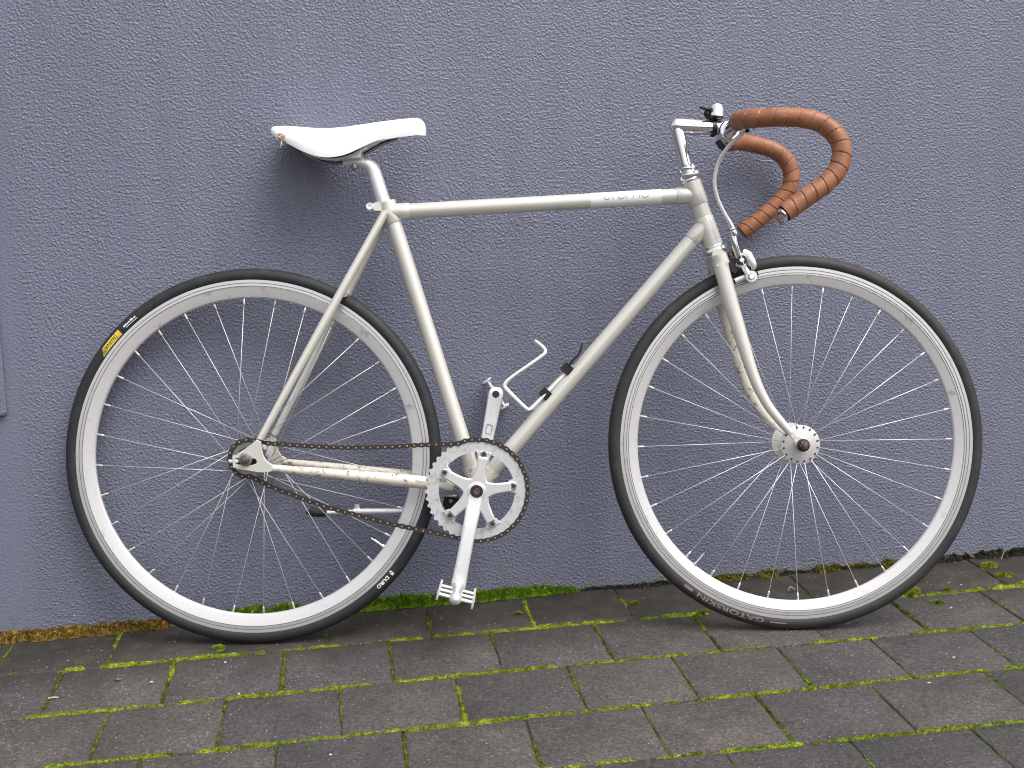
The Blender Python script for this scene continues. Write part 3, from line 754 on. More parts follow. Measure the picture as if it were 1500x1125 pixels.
# ---- headset
hs = MB(); c = HT
hs.add(*lathe_dir([(0, -.001), (.0182, -.001), (.0192, .001), (.0182, .0035), (.0198, .0050), (.0212, .0090), (.0206, .0130), (.0180, .0155), (.0152, .0163), (.0152, .0180), (.0172, .0190), (.0180, .0220), (.0176, .0255), (.0158, .0275), (.0125, .0282), (0, .0282)], HT, hax, 36))
headset = part('headset', hs, M['chrome'], sharp=35)
part('lower_cup', lathe_dir([(0, .001), (.0175, .001), (.0190, -.002), (.0215, -.0035), (.0225, -.0085), (.0205, -.0120), (.0170, -.0135), (.0165, -.0165), (0, -.0165)], HB, hax, 36), M['chrome'], headset, sharp=35)
# ---- fork
CRN = HB - hax * .018
AX = b(1170.5, 649, .035); AX.y = 0; AX = Vector((WB, 0, 0))
fk = MB()
fk.add(*tube(HB - hax * .004, CRN - hax * .012, .0145, seg=24))
for s in (1, -1):   # crown shoulders with a pointed lug over each blade
    o_ = Vector((0, -.0285 * s, 0)); c0 = b(1052.5, 374, .028); c0.y = 0
    ctr, ex = [c0 + o_ + hax * .004, c0 + o_ + hax * .001, c0 + o_ - hax * .010, c0 + o_ - hax * .018], [.010, .0142, .0146, .0142]
    fk.add(*sweep(ctr, ex, 24, flat=.82))
    up = hax; fw = Vector((hax.z, 0, -hax.x)); tip = c0 + o_ - hax * .030
    fk.add([c0 + o_ - hax * .015 + fw * .013 + Vector((0, -.0118 * s, 0)), c0 + o_ - hax * .015 - fw * .013 + Vector((0, -.0118 * s, 0)), tip + Vector((0, -.0118 * s, 0)),
            c0 + o_ - hax * .015 + fw * .013 + Vector((0, -.006 * s, 0)), c0 + o_ - hax * .015 - fw * .013 + Vector((0, -.006 * s, 0)), tip + Vector((0, -.006 * s, 0))],
           [[0, 1, 2], [3, 5, 4], [0, 2, 5, 3], [1, 4, 5, 2], [0, 3, 4, 1]])
cc = b(1052.5, 374, .028); cc.y = 0
fk.add(*sweep([cc + Y * -.03, cc, cc + Y * .03], .0115, 20))
fork = part('fork', fk, M['frame'])
for s in (1, -1):
    px = [(1054.5, 384), (1066, 427), (1078.5, 470), (1090.0, 508), (1100.5, 541), (1111.5, 569), (1125.5, 594.5), (1142, 615.5), (1158.5, 634.5)]
    off = [.0300, .0325, .036, .039, .0415, .0435, .0455, .0475, .0495]
    rr = [.0136, .0134, .0126, .0114, .0102, .0092, .0083, .0076, .0068]
    pts = [b(x, y, o) for (x, y), o in zip(px, off)]
    for p in pts: p.y *= s
    sp, ex = spline(pts, .01, rr)
    part('fork_blade', sweep(sp, ex, 22, flat=.8), M['frame'] if s > 0 else M['frame_worn'], fork)
    tp = [b(1155, 629, .05), b(1161, 631.5, .05), b(1167, 638, .05), b(1175, 641.5, .05), b(1180, 645, .05), b(1181.5, 651, .05), b(1178, 657, .05), b(1172, 658.5, .05), b(1166.5, 655, .05), b(1164, 648, .05), b(1158, 640, .05)]
    part('fork_tip', prism([P2(p) for p in tp], -.0525 * s, -.0475 * s, .0006), M['frame_worn'], fork)

# ---- wheels
def spoke_mesh(name, L, m):
    V, F = sweep([Vector((0, 0, 0)), Vector((0, 0, L))], .00074, 6); mb = MB().add(V, F)
    mb.add(*sweep([Vector((0, 0, L - .013)), Vector((0, 0, L - .011)), Vector((0, 0, L + .002))], [.0012, .0019, .0019], 8))
    me = bpy.data.meshes.new(name); me.from_pydata([tuple(v) for v in mb.V], [], mb.F)
    me.polygons.foreach_set('use_smooth', [True] * len(me.polygons)); me.materials.append(m); return me
def ringy(prof, seg=180): return lathe(prof, Vector((0, 0, 0)), seg, 'Y', True)
def tyre_prof(k=20):
    out = []
    for i in range(k + 1):
        a = R(-128 + 256 * i / k); out.append((.3232 + .0128 * math.cos(a), .0128 * math.sin(a)))
    return out
def on_tyre(ang, ph, lift=.0004):
    """ang: clockwise from the top as seen from the street; ph: from mid sidewall outwards"""
    r = .3232 + (.0128 + lift) * math.sin(ph); n = (.0128 + lift) * math.cos(ph)
    return Vector((r * math.sin(ang), -n, r * math.cos(ang)))
def text_mesh(txt, bold=0.0):
    cu = bpy.data.curves.new('t', 'FONT'); cu.body = txt; cu.size = 1.0; cu.offset = bold; cu.resolution_u = 3
    o = bpy.data.objects.new('t', cu); COL.objects.link(o); bpy.context.view_layer.update()
    me = bpy.data.meshes.new_from_object(o.evaluated_get(bpy.context.evaluated_depsgraph_get()))
    V = [v.co.copy() for v in me.vertices]; F = [list(p.vertices) for p in me.polygons]
    bpy.data.objects.remove(o); bpy.data.curves.remove(cu); bpy.data.meshes.remove(me)
    return V, F
def tyre_text(txt, ang0, ang1, ph0, ph1, bold=.02):
    V, F = text_mesh(txt, bold); x0 = min(v.x for v in V); x1 = max(v.x for v in V); y0 = min(v.y for v in V); y1 = max(v.y for v in V)
    return [on_tyre(ang0 + (ang1 - ang0) * (v.x - x0) / (x1 - x0), ph0 + (ph1 - ph0) * (v.y - y0) / (y1 - y0), .0007) for v in V], F
def tyre_bar(a0, a1, p0, p1, lift=.0005, k=6):
    V = []; F = []
    for i in range(k + 1):
        for j in range(5): V.append(on_tyre(a0 + (a1 - a0) * i / k, p0 + (p1 - p0) * j / 4, lift))
    for i in range(k):
        for j in range(4): F.append([i * 5 + j, i * 5 + j + 1, (i + 1) * 5 + j + 1, (i + 1) * 5 + j])
    return V, F
def ang_of(c, px, py, n=.012):
    v = b(px, py, n) - c; return math.atan2(v.x, v.z)
def wheel(name, c, tm, nspoke, fl_r, fl_n, lacing, a_off, spm):
    # rim: brake track outside, deep V inside; grooves turned into the sides
    hw = .0098
    side = [(.3168, hw), (.3100, hw), (.3094, hw - .0006), (.3088, hw), (.3046, hw), (.3040, hw - .0009), (.3032, hw - .0004)]
    if name == 'front_wheel': side += [(.3012, hw - .0004), (.3006, hw - .0013), (.2998, hw - .0009)]
    side += [(.292, hw - .0029), (.2855, hw - .0050), (.2836, hw - .0070), (.2832, .0012)]
    prof = [(r, -n_) for r, n_ in side] + [(r, n_) for r, n_ in reversed(side)] + [(.3140, .0085), (.3140, -.0085)]
    rim = part(name, ringy(prof), M['rim'], sharp=18); rim.location = UP + c
    for s in (1, -1):
        V, F = lathe([(.3166, -(hw + .0002) * s), (.3102, -(hw + .0002) * s)], Vector((0, 0, 0)), 180); part('brake_track', (V, F), M['track'], rim)
        V, F = lathe([(.3086, -(hw + .0002) * s), (.3048, -(hw + .0002) * s)], Vector((0, 0, 0)), 180); part('brake_track', (V, F), M['track'], rim)
        for rg_ in ([.3094, .3040] + ([.3006] if name == 'front_wheel' else [])):
            yy = hw + .0003 if rg_ > .302 else hw - .0004
            part('rim_groove', lathe([(rg_ + .00045, -yy * s), (rg_ - .00045, -yy * s)], Vector((0, 0, 0)), 180), M['groove'], rim)
    part('tyre', ringy(tyre_prof()), tm, rim)
    # hub: barrel, two drilled flanges
    fh = MB()
    fh.add(*lathe([(0, -fl_n - .012), (.0115, -fl_n - .012), (.0125, -fl_n - .004), (fl_r - .004, -fl_n - .0022), (fl_r, -fl_n - .0012), (fl_r, -fl_n + .0012), (.016, -fl_n + .003), (.0135, -fl_n + .008),
                   (.0125, 0), (.0135, fl_n - .008), (.016, fl_n - .003), (fl_r, fl_n - .0012), (fl_r, fl_n + .0012), (fl_r - .004, fl_n + .0022), (.0125, fl_n + .004), (.0115, fl_n + .012), (0, fl_n + .012)], Vector((0, 0, 0)), 64))
    part('hub', fh, M['hub'], rim, sharp=30)
    nf = nspoke // 2; RI = .2835
    made = {}
    for s in (1, -1):
        hl = MB()
        for i in range(nf):
            ah = a_off + 2 * math.pi * (i + (0 if s > 0 else .5)) / nf
            y = -fl_n * s
            if lacing == 0: ar = ah; hy = y - .0022 * s
            else:
                k = 1 if i % 2 else -1
                ar = ah + k * 2 * math.pi * 2 * lacing / nspoke; hy = y + k * .0016
            h = Vector(((fl_r - .004) * math.sin(ah), hy, (fl_r - .004) * math.cos(ah)))
            e = Vector((RI * math.sin(ar), -.001 * s, RI * math.cos(ar)))
            L = round((e - h).length, 4)
            if L not in made: made[L] = spoke_mesh('spoke', L, spm)
            o = bpy.data.objects.new('spoke', made[L]); COL.objects.link(o); o.parent = rim; o.location = h
            o.rotation_mode = 'QUATERNION'; o.rotation_quaternion = (e - h).to_track_quat('Z', 'Y')
            # spoke head
            hl.add(*lathe([(0, -.0016 * s), (.0016, -.0012 * s), (.0019, 0), (.0012, .0015 * s), (0, .0015 * s)], Vector((h.x, y - (.0026 if lacing == 0 else .003) * s, h.z)), 8))
        tag(part('spoke_heads', hl, M['dark_metal'] if lacing == 0 else M['steel'], rim), kind='stuff')
    return rim
fw = wheel('front_wheel', AX, M['tyre_f'], 32, .0345, .034, 0, R(-11.25), M['spoke'])
rw = wheel('rear_wheel', Vector((0, 0, 0)), M['tyre'], 32, .0300, .030, 3, ang_of(Vector((0, 0, 0)), 386.4, 899.7, 0), M['spoke_dirty'])
def nut(rim, n0, n1, hexr, m, m2):
    for s in (1, -1):
        mb = MB()
        hexo = [(hexr * math.cos(R(60 * i + 12)), hexr * math.sin(R(60 * i + 12))) for i in range(6)]
        mb.add(*prism(hexo, -n0 * s, -(n0 + .0075) * s, .0012))
        mb.add(*lathe([(0, -n1 * s), (.0030, -n1 * s), (.0043, -(n1 - .0015) * s), (.0043, -.03 * s), (0, -.03 * s)], Vector((0, 0, 0)), 18))
        o = part('axle_nut', mb, m, rim, sharp=30)
        part('washer', lathe([(.0045, -(n0 - .0016) * s), (hexr * 1.42, -(n0 - .0016) * s), (hexr * 1.42, -n0 * s - .0004 * s), (hexr * 1.2, -(n0 + .0012) * s), (.0045, -(n0 + .0012) * s)], Vector((0, 0, 0)), 28), m2, rim)
nut(rw, .0655, .0775, .0082, M['nut'], M['steel'])
nut(fw, .0550, .0680, .0080, M['nut'], M['dark_metal'])
# cone locknut spacer at the front hub, coloured dark to stand for shade in the recess
for s in (1, -1):
    part('cone', lathe([(0, -.046 * s), (.0105, -.046 * s), (.0105, -.040 * s), (.0135, -.036 * s), (0, -.036 * s)], Vector((0, 0, 0)), 24), M['dark_metal'], fw)
# valves
for rim, c, px in ((rw, Vector((0, 0, 0)), (562, 801)), (fw, AX, (1022, 822))):
    a = ang_of(c, *px, 0); d = Vector((math.sin(a), 0, math.cos(a)))
    mb = MB(); mb.add(*sweep([d * .285, d * .262], .0030, 10)); mb.add(*sweep([d * .262, d * .256], .0019, 8)); mb.add(*sweep([d * .283, d * .279], .0052, 12))
    part('valve', mb, M['chrome'], rim)
# rear sprocket
def gear(T, rp, rin, y0, y1, seg_in=None):
    n = T * 4; V = []; F = []
    outer = []
    for i in range(T):
        for f, dr in ((-.36, -.0020), (-.10, .0018), (.10, .0018), (.36, -.0020)):
            a = 2 * math.pi * (i + f) / T; outer.append(((rp + dr) * math.sin(a), (rp + dr) * math.cos(a), a))
    for y in (y0, y1):
        for x, z, a in outer: V.append(Vector((x, y, z)))
        for x, z, a in outer: V.append(Vector((rin * math.sin(a), y, rin * math.cos(a))))
    for i in range(n):
        k = (i + 1) % n
        F += [[i, k, n + k, n + i], [2 * n + i, 3 * n + i, 3 * n + k, 2 * n + k], [i, 2 * n + i, 2 * n + k, k], [n + i, n + k, 3 * n + k, 3 * n + i]]
    return V, F
CLN = .0435          # chain line
P16, P44 = .0127 / (2 * math.sin(math.pi / 16)), .0127 / (2 * math.sin(math.pi / 44))
part('sprocket', gear(16, P16, .018, -CLN - .0011, -CLN + .0011), M['steel'], rw, smooth=False)
part('lockring', lathe([(.010, -.050), (.019, -.050), (.020, -.048), (.020, -.036), (.010, -.036)], Vector((0, 0, 0)), 32), M['dark_metal'], rw)
# lettering on the tyres
a0, a1 = ang_of(Vector((0, 0, 0)), 571.5, 847), ang_of(Vector((0, 0, 0)), 554, 862)
part('lettering', tyre_text('DURO', a0, a1, -.30, .22, .03), M['white_print'], rw, smooth=False)
lg = MB(); ga = ang_of(Vector((0, 0, 0)), 576, 839); w_ = .0105
lg.add(*tyre_bar(ga - w_ * .2, ga + w_ * 1.3, .10, .30)); lg.add(*tyre_bar(ga - w_ * .2, ga + w_ * .2, -.35, .10)); lg.add(*tyre_bar(ga + w_ * .9, ga + w_ * 1.3, -.2, .10)); lg.add(*tyre_bar(ga + w_ * .3, ga + w_ * 1.0, -.38, -.22)); lg.add(*tyre_bar(ga + w_ * .4, ga + w_ * .85, -.1, .02))
part('tyre_logo', lg, M['white_print'], rw, smooth=False)
y0_, y1_ = ang_of(Vector((0, 0, 0)), 150, 521), ang_of(Vector((0, 0, 0)), 176.5, 486.5)
V = []; F = []
for i in range(13):
    t = i / 12; lo, hi = -.46, .40
    hi = -.44 + .84 * min(1, t * 5 + .05) if t < .2 else .40
    for j in range(6): V.append(on_tyre(y0_ + (y1_ - y0_) * t, lo + (hi - lo) * j / 5, .0005))
for i in range(12):
    for j in range(5): F.append([i * 6 + j, i * 6 + j + 1, (i + 1) * 6 + j + 1, (i + 1) * 6 + j])
part('yellow_label', (V, F), M['yellow'], rw)
bars = MB()
random.seed(3)
t = .06
while t < .76:
    w_ = random.uniform(.012, .028); sl = random.choice((0, .02, -.015))
    aa = y0_ + (y1_ - y0_) * t; bb_ = y0_ + (y1_ - y0_) * (t + w_)
    bars.add(*tyre_bar(aa, bb_, -.22 if t > .2 else -.38, .22 + random.uniform(-.08, .05), .0008, 2))
    if random.random() > .4 and t > .2: bars.add(*tyre_bar(bb_, bb_ + (y1_ - y0_) * .03, -.2 + .36 * random.random() * .9, .0 + .2 * random.random(), .0008, 2)); t += .03
    t += w_ + random.uniform(.018, .035)
bars.add(*tyre_bar(y0_ + (y1_ - y0_) * .80, y0_ + (y1_ - y0_) * .812, -.40, .40, .0008, 2))
part('label_print', bars, M['ink'], rw, smooth=False)
w0, w1 = ang_of(Vector((0, 0, 0)), 180, 478.5), ang_of(Vector((0, 0, 0)), 200, 463.5)
wb = MB(); t = 0.02
while t < .98:
    w_ = random.uniform(.05, .10); wb.add(*tyre_bar(w0 + (w1 - w0) * t, w0 + (w1 - w0) * min(1, t + w_), -.02, .22 + random.uniform(-.06, .06), .0006, 2)); t += w_ + random.choice((.012, .012, .05))
wb.add(*tyre_bar(w0 + (w1 - w0) * .1, w1, -.24, -.16, .0006, 6))
part('tyre_print', wb, M['white_print'], rw, smooth=False)
a0, a1 = ang_of(AX, 1119, 908), ang_of(AX, 1021, 871)
part('lettering', tyre_text('GATORSKIN', a0, a1, -.36, .26, .02), M['tan_print'], fw, smooth=False)
for q_ in ((1152, 911, 1128, 909, -.08, .08), (1014, 866, 1002, 857, -.25, .15)):
    part('tyre_print', tyre_bar(ang_of(AX, q_[0], q_[1]), ang_of(AX, q_[2], q_[3]), q_[4], q_[5]), M['tan_print'], fw, smooth=False)
random.seed(11)

# ---- cranks
ca = math.atan2(BB.x - b(670.8, 861, .062).x, BB.z - b(670.8, 861, .062).z)      # arm line, from the vertical
cdir = Vector((math.sin(ca), 0, math.cos(ca))); cper = Vector((math.cos(ca), 0, -math.sin(ca)))
CL = .1685
def star():
    pts = []
    for i in range(5):
        a = ca + 2 * math.pi * i / 5
        d = Vector((math.sin(a), 0, math.cos(a))); p = Vector((math.cos(a), 0, -math.sin(a)))
        m_ = Vector((math.sin(a + math.pi / 5), 0, math.cos(a + math.pi / 5)))
        for r_, w_ in ((.0255, -.0112), (.034, -.0094), (.047, -.0086), (.0585, -.0084), (.0600, -.0070), (.0600, .0070), (.0585, .0084), (.047, .0086), (.034, .0094), (.0255, .0112)):
            q = d * r_ + p * w_; pts.append((BB.x + q.x, BB.z + q.z))
        q = m_ * .0240; pts.append((BB.x + q.x, BB.z + q.z))
    return pts
cr = MB()
cr.add(*prism(star(), -.0475, -.0565, .0022))
cr.add(*lathe([(0, -.0585), (.0112, -.0585), (.0116, -.0574), (.0150, -.0573), (.0175, -.0562), (.0225, -.0555), (.0225, -.0470), (.020, -.0440), (0, -.044)], BB, 48))
pts = [BB - cdir * t + Vector((0, -y_, 0)) for t, y_ in ((.002, .0507), (.018, .0520), (.035, .0548), (.06, .0585), (.09, .0620), (.13, .0655), (.160, .0670), (CL + .004, .0670), (CL + .011, .0670))]
shp = rbox_shape(.0062, .0128, .0040, 4)
cr.add(*sweep(pts, [1.05, 1.06, 1.02, .97, .93, .95, 1.03, 1.05, .80], 20, shape=shp))
crank = part('crank_arm', cr, M['alloy'], sharp=32)
# a lengthwise ridge on the outer face
rg = [p + Vector((0, -.0064, 0)) + cper * (-.0085) for p in pts[3:-2]]
part('ridge', sweep(rg, .0013, 6), M['alloy'], crank)
part('crank_bolt', lathe([(0, -.0578), (.0034, -.0578), (.0042, -.0596), (.0060, -.0600), (.0064, -.0596), (.0070, -.0606), (.0108, -.0604), (.0114, -.0590), (0, -.0585)], BB, 32), M['dark_metal'], crank)
part('bolt_socket', lathe([(.0, -.0598), (.0030, -.0598), (.0036, -.0614), (.0055, -.0616), (.0060, -.0604), (0, -.0600)], BB, 24), M['nut'], crank)
ring = part('chainring', [(Vector((v.x + BB.x, v.y, v.z + BB.z))) for v in gear(44, P44, .0668, -CLN - .0017, -CLN + .0017)[0]] and (
    [Vector((v.x + BB.x, v.y, v.z + BB.z)) for v in gear(44, P44, .0668, -CLN - .0017, -CLN + .0017)[0]], gear(44, P44, .0668, -CLN - .0017, -CLN + .0017)[1]), M['ring'], smooth=False)
for i in range(5):
    a = ca + 2 * math.pi * i / 5 + math.pi * 0; d = Vector((math.sin(a), 0, math.cos(a))); p = Vector((math.cos(a), 0, -math.sin(a)))
    tab = [P2(BB + d * r_ + p * w_) for r_, w_ in ((.0575, -.0100), (.0575, .0100), (.0690, .0140), (.0690, -.0140))]
    part('bolt_tab', prism(tab, -CLN - .0016, -CLN - .0042, .0006), M['ring'], ring)
    part('chainring_bolt', lathe([(0, -CLN - .0070), (.0028, -CLN - .0070), (.0031, -CLN - .0092), (.0050, -CLN - .0094), (.0058, -CLN - .0082), (.0058, -CLN - .002), (0, -CLN - .002)], BB + d * .0645, 20), M['steel'], ring)
    part('bolt_recess', lathe([(0, -CLN - .0092), (.0029, -CLN - .0092), (.0029, -CLN - .0075), (0, -CLN - .0075)], BB + d * .0645, 14), M['dark_metal'], ring)
    # spider foot meeting the ring
    ft = [P2(BB + d * r_ + p * w_) for r_, w_ in ((.0560, -.0090), (.0560, .0090), (.0625, .0080), (.0695, .0050), (.0695, -.0050), (.0625, -.0080))]
    part('spider_foot', prism(ft, -CLN - .0040, -CLN - .0066, .0007), M['alloy'], crank)
lc = MB()
pts = [BB + cdir * t + Vector((0, y_, 0)) for t, y_ in ((-.012, .0545), (.0, .0555), (.05, .0590), (.09, .0625), (.13, .0655), (.160, .0670), (CL, .0670), (CL + .008, .0670), (CL + .013, .0670))]
lc.add(*sweep(pts, [.9, 1.05, .95, .93, 1.02, 1.10, 1.12, .95, .6], 20, shape=rbox_shape(.0060, .0128, .0030, 4)))
lc.add(*lathe([(0, .044), (.018, .044), (.019, .058), (.016, .061), (0, .061)], BB, 32))
lcrank = part('left_crank_arm', lc, M['dull_alloy'], sharp=32)
pe = BB + cdir * CL
part('pedal_axle_end', lathe([(0, .0598), (.0062, .0598), (.0068, .0604), (.0068, .07), (0, .07)], Vector((pe.x, 0, pe.z)), 22), M['dark_metal'], lcrank)
fc = BB + cdir * .103; q = MB()
for s_ in (-1, 1):
    q.add(*box(fc + cper * (.0050 * s_) + Vector((0, .0569, 0)), cper * .0005, Y * .0006, cdir * .0085)); q.add(*box(fc + cdir * (.0085 * s_) + Vector((0, .0569, 0)), cdir * .0005, Y * .0006, cper * .0050))
part('stamped_frame', q, M['steel'], lcrank, smooth=False)
# ---- bottom bracket cups
part('bottom_bracket_cup', lathe([(0, -.040), (.0172, -.040), (.018, -.037), (.018, .037), (.0172, .040), (0, .040)], BB, 32), M['steel'], frame)

# ---- pedals: two toothed side plates, three cross bars, barrel and dust cap
def pedal(name, c, wd, s):
    """c: at the crank end (y=0), wd: unit direction across the pedal, s=+1 street side"""
    hd = Vector((wd.z, 0, -wd.x))
    if hd.z < 0: hd = -hd
    n_ = lambda t: Vector((0, -t * s, 0))
    bd = MB()
    bd.add(*lathe([(0, -.173 * s), (.0035, -.1725 * s), (.0075, -.170 * s), (.0100, -.166 * s), (.0112, -.160 * s), (.0104, -.154 * s), (.0078, -.150 * s), (.0078, -.120 * s), (.0095, -.098 * s), (.0120, -.090 * s), (.0120, -.083 * s), (.006, -.081 * s), (.006, -.068 * s), (0, -.068 * s)], Vector((c.x, 0, c.z)), 28))
    pd = part(name, bd, M['white_plastic'] if False else M['dull_alloy'])
    for t in (.090, .124, .158):
        V, F = sweep([c + n_(t) - wd * .0285, c + n_(t), c + n_(t) + wd * .0285], .0042, 12, ref=hd, flat=.75); part('cross_bar', (V, F), M['dull_alloy'], pd)
    for k in (-1, 1):
        mb = MB(); pc = c + wd * (.0298 * k)
        V, F = sweep([pc + n_(.082), pc + n_(.10), pc + n_(.15), pc + n_(.168)], [.0048, .0062, .0062, .0048], 8, ref=wd, flat=.34); mb.add(V, F)
        for t in (.083, .104, .126, .148, .166):
            for h in (-1, 1): mb.add(*sweep([pc + n_(t) + hd * (.003 * h), pc + n_(t) + hd * (.0088 * h)], [.0026, .0016], 6))
        part('cage_plate', mb, M['dull_alloy'], pd)
    return pd
rp_end = BB - cdir * CL
pedal('pedal', rp_end, (b(693, 874, .125) - b(646.5, 862, .125)).normalized(), 1)
pedal('pedal', pe, (b(741.5, 591, -.10) - b(718, 556.5, -.10)).normalized(), -1)

# ---- chain
top = [b(393, 649.5, CLN), b(455, 653.5, CLN), b(517, 655.8, CLN), b(570, 654.6, CLN), b(615, 652, CLN)]
bot = [b(634, 780.0, CLN), b(604, 774, CLN), b(572, 767, CLN), b(532, 757, CLN), b(492, 746.3, CLN), b(461, 736.7, CLN), b(432, 726, CLN), b(401, 714.7, CLN)]
def arc(c, r, a0, a1, k):
    return [Vector((c.x + r * math.sin(a0 + (a1 - a0) * i / k), -CLN, c.z + r * math.cos(a0 + (a1 - a0) * i / k))) for i in range(k + 1)]
loop = top + arc(BB, P44 + .0002, R(-22), R(198), 26) + bot + arc(Vector((0, 0, 0)), P16 + .0002, R(172), R(372), 14)
dense = spline(loop + [loop[0]], .0008)
acc = [0.0]
for p, q in zip(dense, dense[1:]): acc.append(acc[-1] + (q - p).length)
NL = int(round(acc[-1] / .0127 / 2) * 2); step = acc[-1] / NL
pins = []; j = 0
for i in range(NL):
    s_ = i * step
    while acc[j + 1] < s_: j += 1
    f = (s_ - acc[j]) / max(1e-9, acc[j + 1] - acc[j]); pins.append(dense[j].lerp(dense[j + 1], f))
ch = MB()
for p in pins: ch.add(*lathe([(0, -.0043), (.0014, -.0043), (.0017, -.0040), (.0017, -.0014), (.0038, -.0013), (.0038, .0013), (.0017, .0014), (.0017, .0043), (0, .0043)], p, 10))
chain = part('chain', ch, M['pin'])
def link_mesh(inner):
    mb = MB(); hp = step / 2
    y0, y1 = (.0015, .0026) if inner else (.0027, .0038)
    ol = []
    for c, a_, e_ in ((hp, 90, -90), (-hp, -90, -270)):
        for i in range(7): a = R(a_ + (e_ - a_) * i / 6); ol.append((c + .0043 * math.cos(a), .0043 * math.sin(a)))
    k = len(ol); ol = [(x, z * (1 if abs(x) > hp * .6 else .72)) for x, z in ol]
    ol.insert(7, (0, -.0029)); ol.append((0, .0029))
    for s in (1, -1): mb.add(*prism(ol, y0 * s, y1 * s))
    me = bpy.data.meshes.new('chain_link'); me.from_pydata([tuple(v) for v in mb.V], [], mb.F); me.materials.append(M['chain']); return me
LM = [link_mesh(False), link_mesh(True)]
for i in range(NL):
    p, q = pins[i], pins[(i + 1) % NL]; o = bpy.data.objects.new('chain_link', LM[i % 2]); COL.objects.link(o); o.parent = chain
    d = q - p; o.location = (p + q) / 2; o.rotation_euler = (0, -math.atan2(d.z, d.x), 0)

# ---- seat post and saddle
sp, ex = spline([b(563.5, 300), b(556.5, 279), b(551.3, 262), b(546.3, 248), b(538, 240), b(526, 237.3), b(512, 237.6), b(502.5, 239)], .006, [.0128, .0128, .0126, .0120, .0112, .0092, .0062, .0040])
flt = [1.0] * len(sp)
post = part('seat_post', sweep(sp, ex, 24), M['alloy'])
cl = MB(); cc = b(517, 231.5)
cl.add(*prism([P2(b(x, y)) for x, y in ((501, 236), (503, 229), (512, 227), (524, 224), (531, 224), (530, 234), (518, 235.5))], -.020, .020, .0012))
part('saddle_clamp', cl, M['dull_alloy'], post)
part('clamp_bolt', lathe_dir([(0, -.004), (.0052, -.004), (.0060, -.001), (.0060, .003), (.003, .004), (.003, .012), (0, .012)], b(519, 244.5, .004), Vector((-.2, 0, 1)), 18), M['steel'], post)
SX = [397.5, 399.5, 407, 420, 440, 462, 482, 505, 528, 552, 575, 598, 612, 620, 623.5]
ST_ = [188.5, 186.6, 185.6, 185.2, 186.0, 187.0, 186.6, 184.4, 181.2, 178.0, 175.0, 172.6, 172.4, 177.5, 185.5]
SBm = [196.5, 199.2, 203.6, 210.0, 220.5, 228.6, 230.8, 227.0, 217.0, 206.5, 202.4, 199.6, 198.0, 198.6, 198.5]
SH = [.040, .046, .055, .062, .066, .0630, .056, .046, .036, .029, .0250, .0225, .0205, .0165, .0080]
def smooth_list(xs, k=3):
    pts = spline([Vector((a, 0, 0)) for a in xs], 1e9); return xs
V = []; F = []; K = 22
cols = []
T = spline([Vector((x, t, bb_)) for x, t, bb_ in zip(SX, ST_, SBm)], 6.0, SH)
pts3, hws = T
for p, hw in zip(pts3, hws):
    tp = b(p.x, p.y, hw * .45); bt = b(p.x, p.z, hw * .96)
    xx = b(p.x, p.y, hw * .8).x
    H = max(.004, tp.z - bt.z)
    row = []
    for j in range(K + 1):
        t = j / K * 2 - 1                           # -1 street side .. +1 wall side
        a = abs(t)
        if a < .62: y_ = t / .62 * .80; z = 1 - .10 * (a / .62) ** 2
        else:
            f = (a - .62) / .38; an = f * math.pi * .5
            y_ = math.copysign(.80 + .20 * math.sin(min(1, f * 1.6) * math.pi / 2), t); z = .90 * (1 - f) ** 1.15 if f < 1 else 0
        if a > .97: y_ *= .97
        lift = .20 * hw * (1 + y_) * (1 - z)          # the cover is pulled a little higher on the wall side
        row.append(Vector((xx + (bt.x - xx) * min(1, max(0, (1 - z))) , y_ * hw, bt.z + H * z + lift)))
    cols.append(row)
n_ = len(cols)
for r_ in cols: V += r_
for i in range(n_ - 1):
    for j in range(K): F.append([i * (K + 1) + j, i * (K + 1) + j + 1, (i + 1) * (K + 1) + j + 1, (i + 1) * (K + 1) + j])
F.append([j for j in range(K + 1)]); F.append([(n_ - 1) * (K + 1) + j for j in range(K + 1)][::-1])
saddle = part('saddle', (V, F), M['saddle'], sharp=70)
# underside shell, set a little up inside the cover
V = []; F = []
for r_ in cols[1:-1]:
    for f in (.93, .5, 0, -.5, -.93):
        hw = abs(r_[0].y); V.append(Vector((r_[0].x, -f * hw, r_[0].z + (r_[-1].z - r_[0].z) * (1 - f) / 2 + .005 + .012 * (1 - f * f))))
for i in range(n_ - 3):
    for j in range(4): F.append([i * 5 + j, i * 5 + j + 1, (i + 1) * 5 + j + 1, (i + 1) * 5 + j])
part('saddle_base', (V, F), M['saddle_base'], saddle)
for s in (1, -1):
    rl = [b(436, 215, .026), b(452, 224, .025), b(470, 231.0, .024), b(492, 232.0, .0225), b(514, 226.5, .022), b(531, 217.5, .022), b(556, 205.0, .018), b(580, 199.5, .010)]
    for p in rl: p.y *= s
    part('saddle_rail', sweep(spline(rl, .006), .0034, 12), M['chrome'] if s > 0 else M['steel'], saddle)
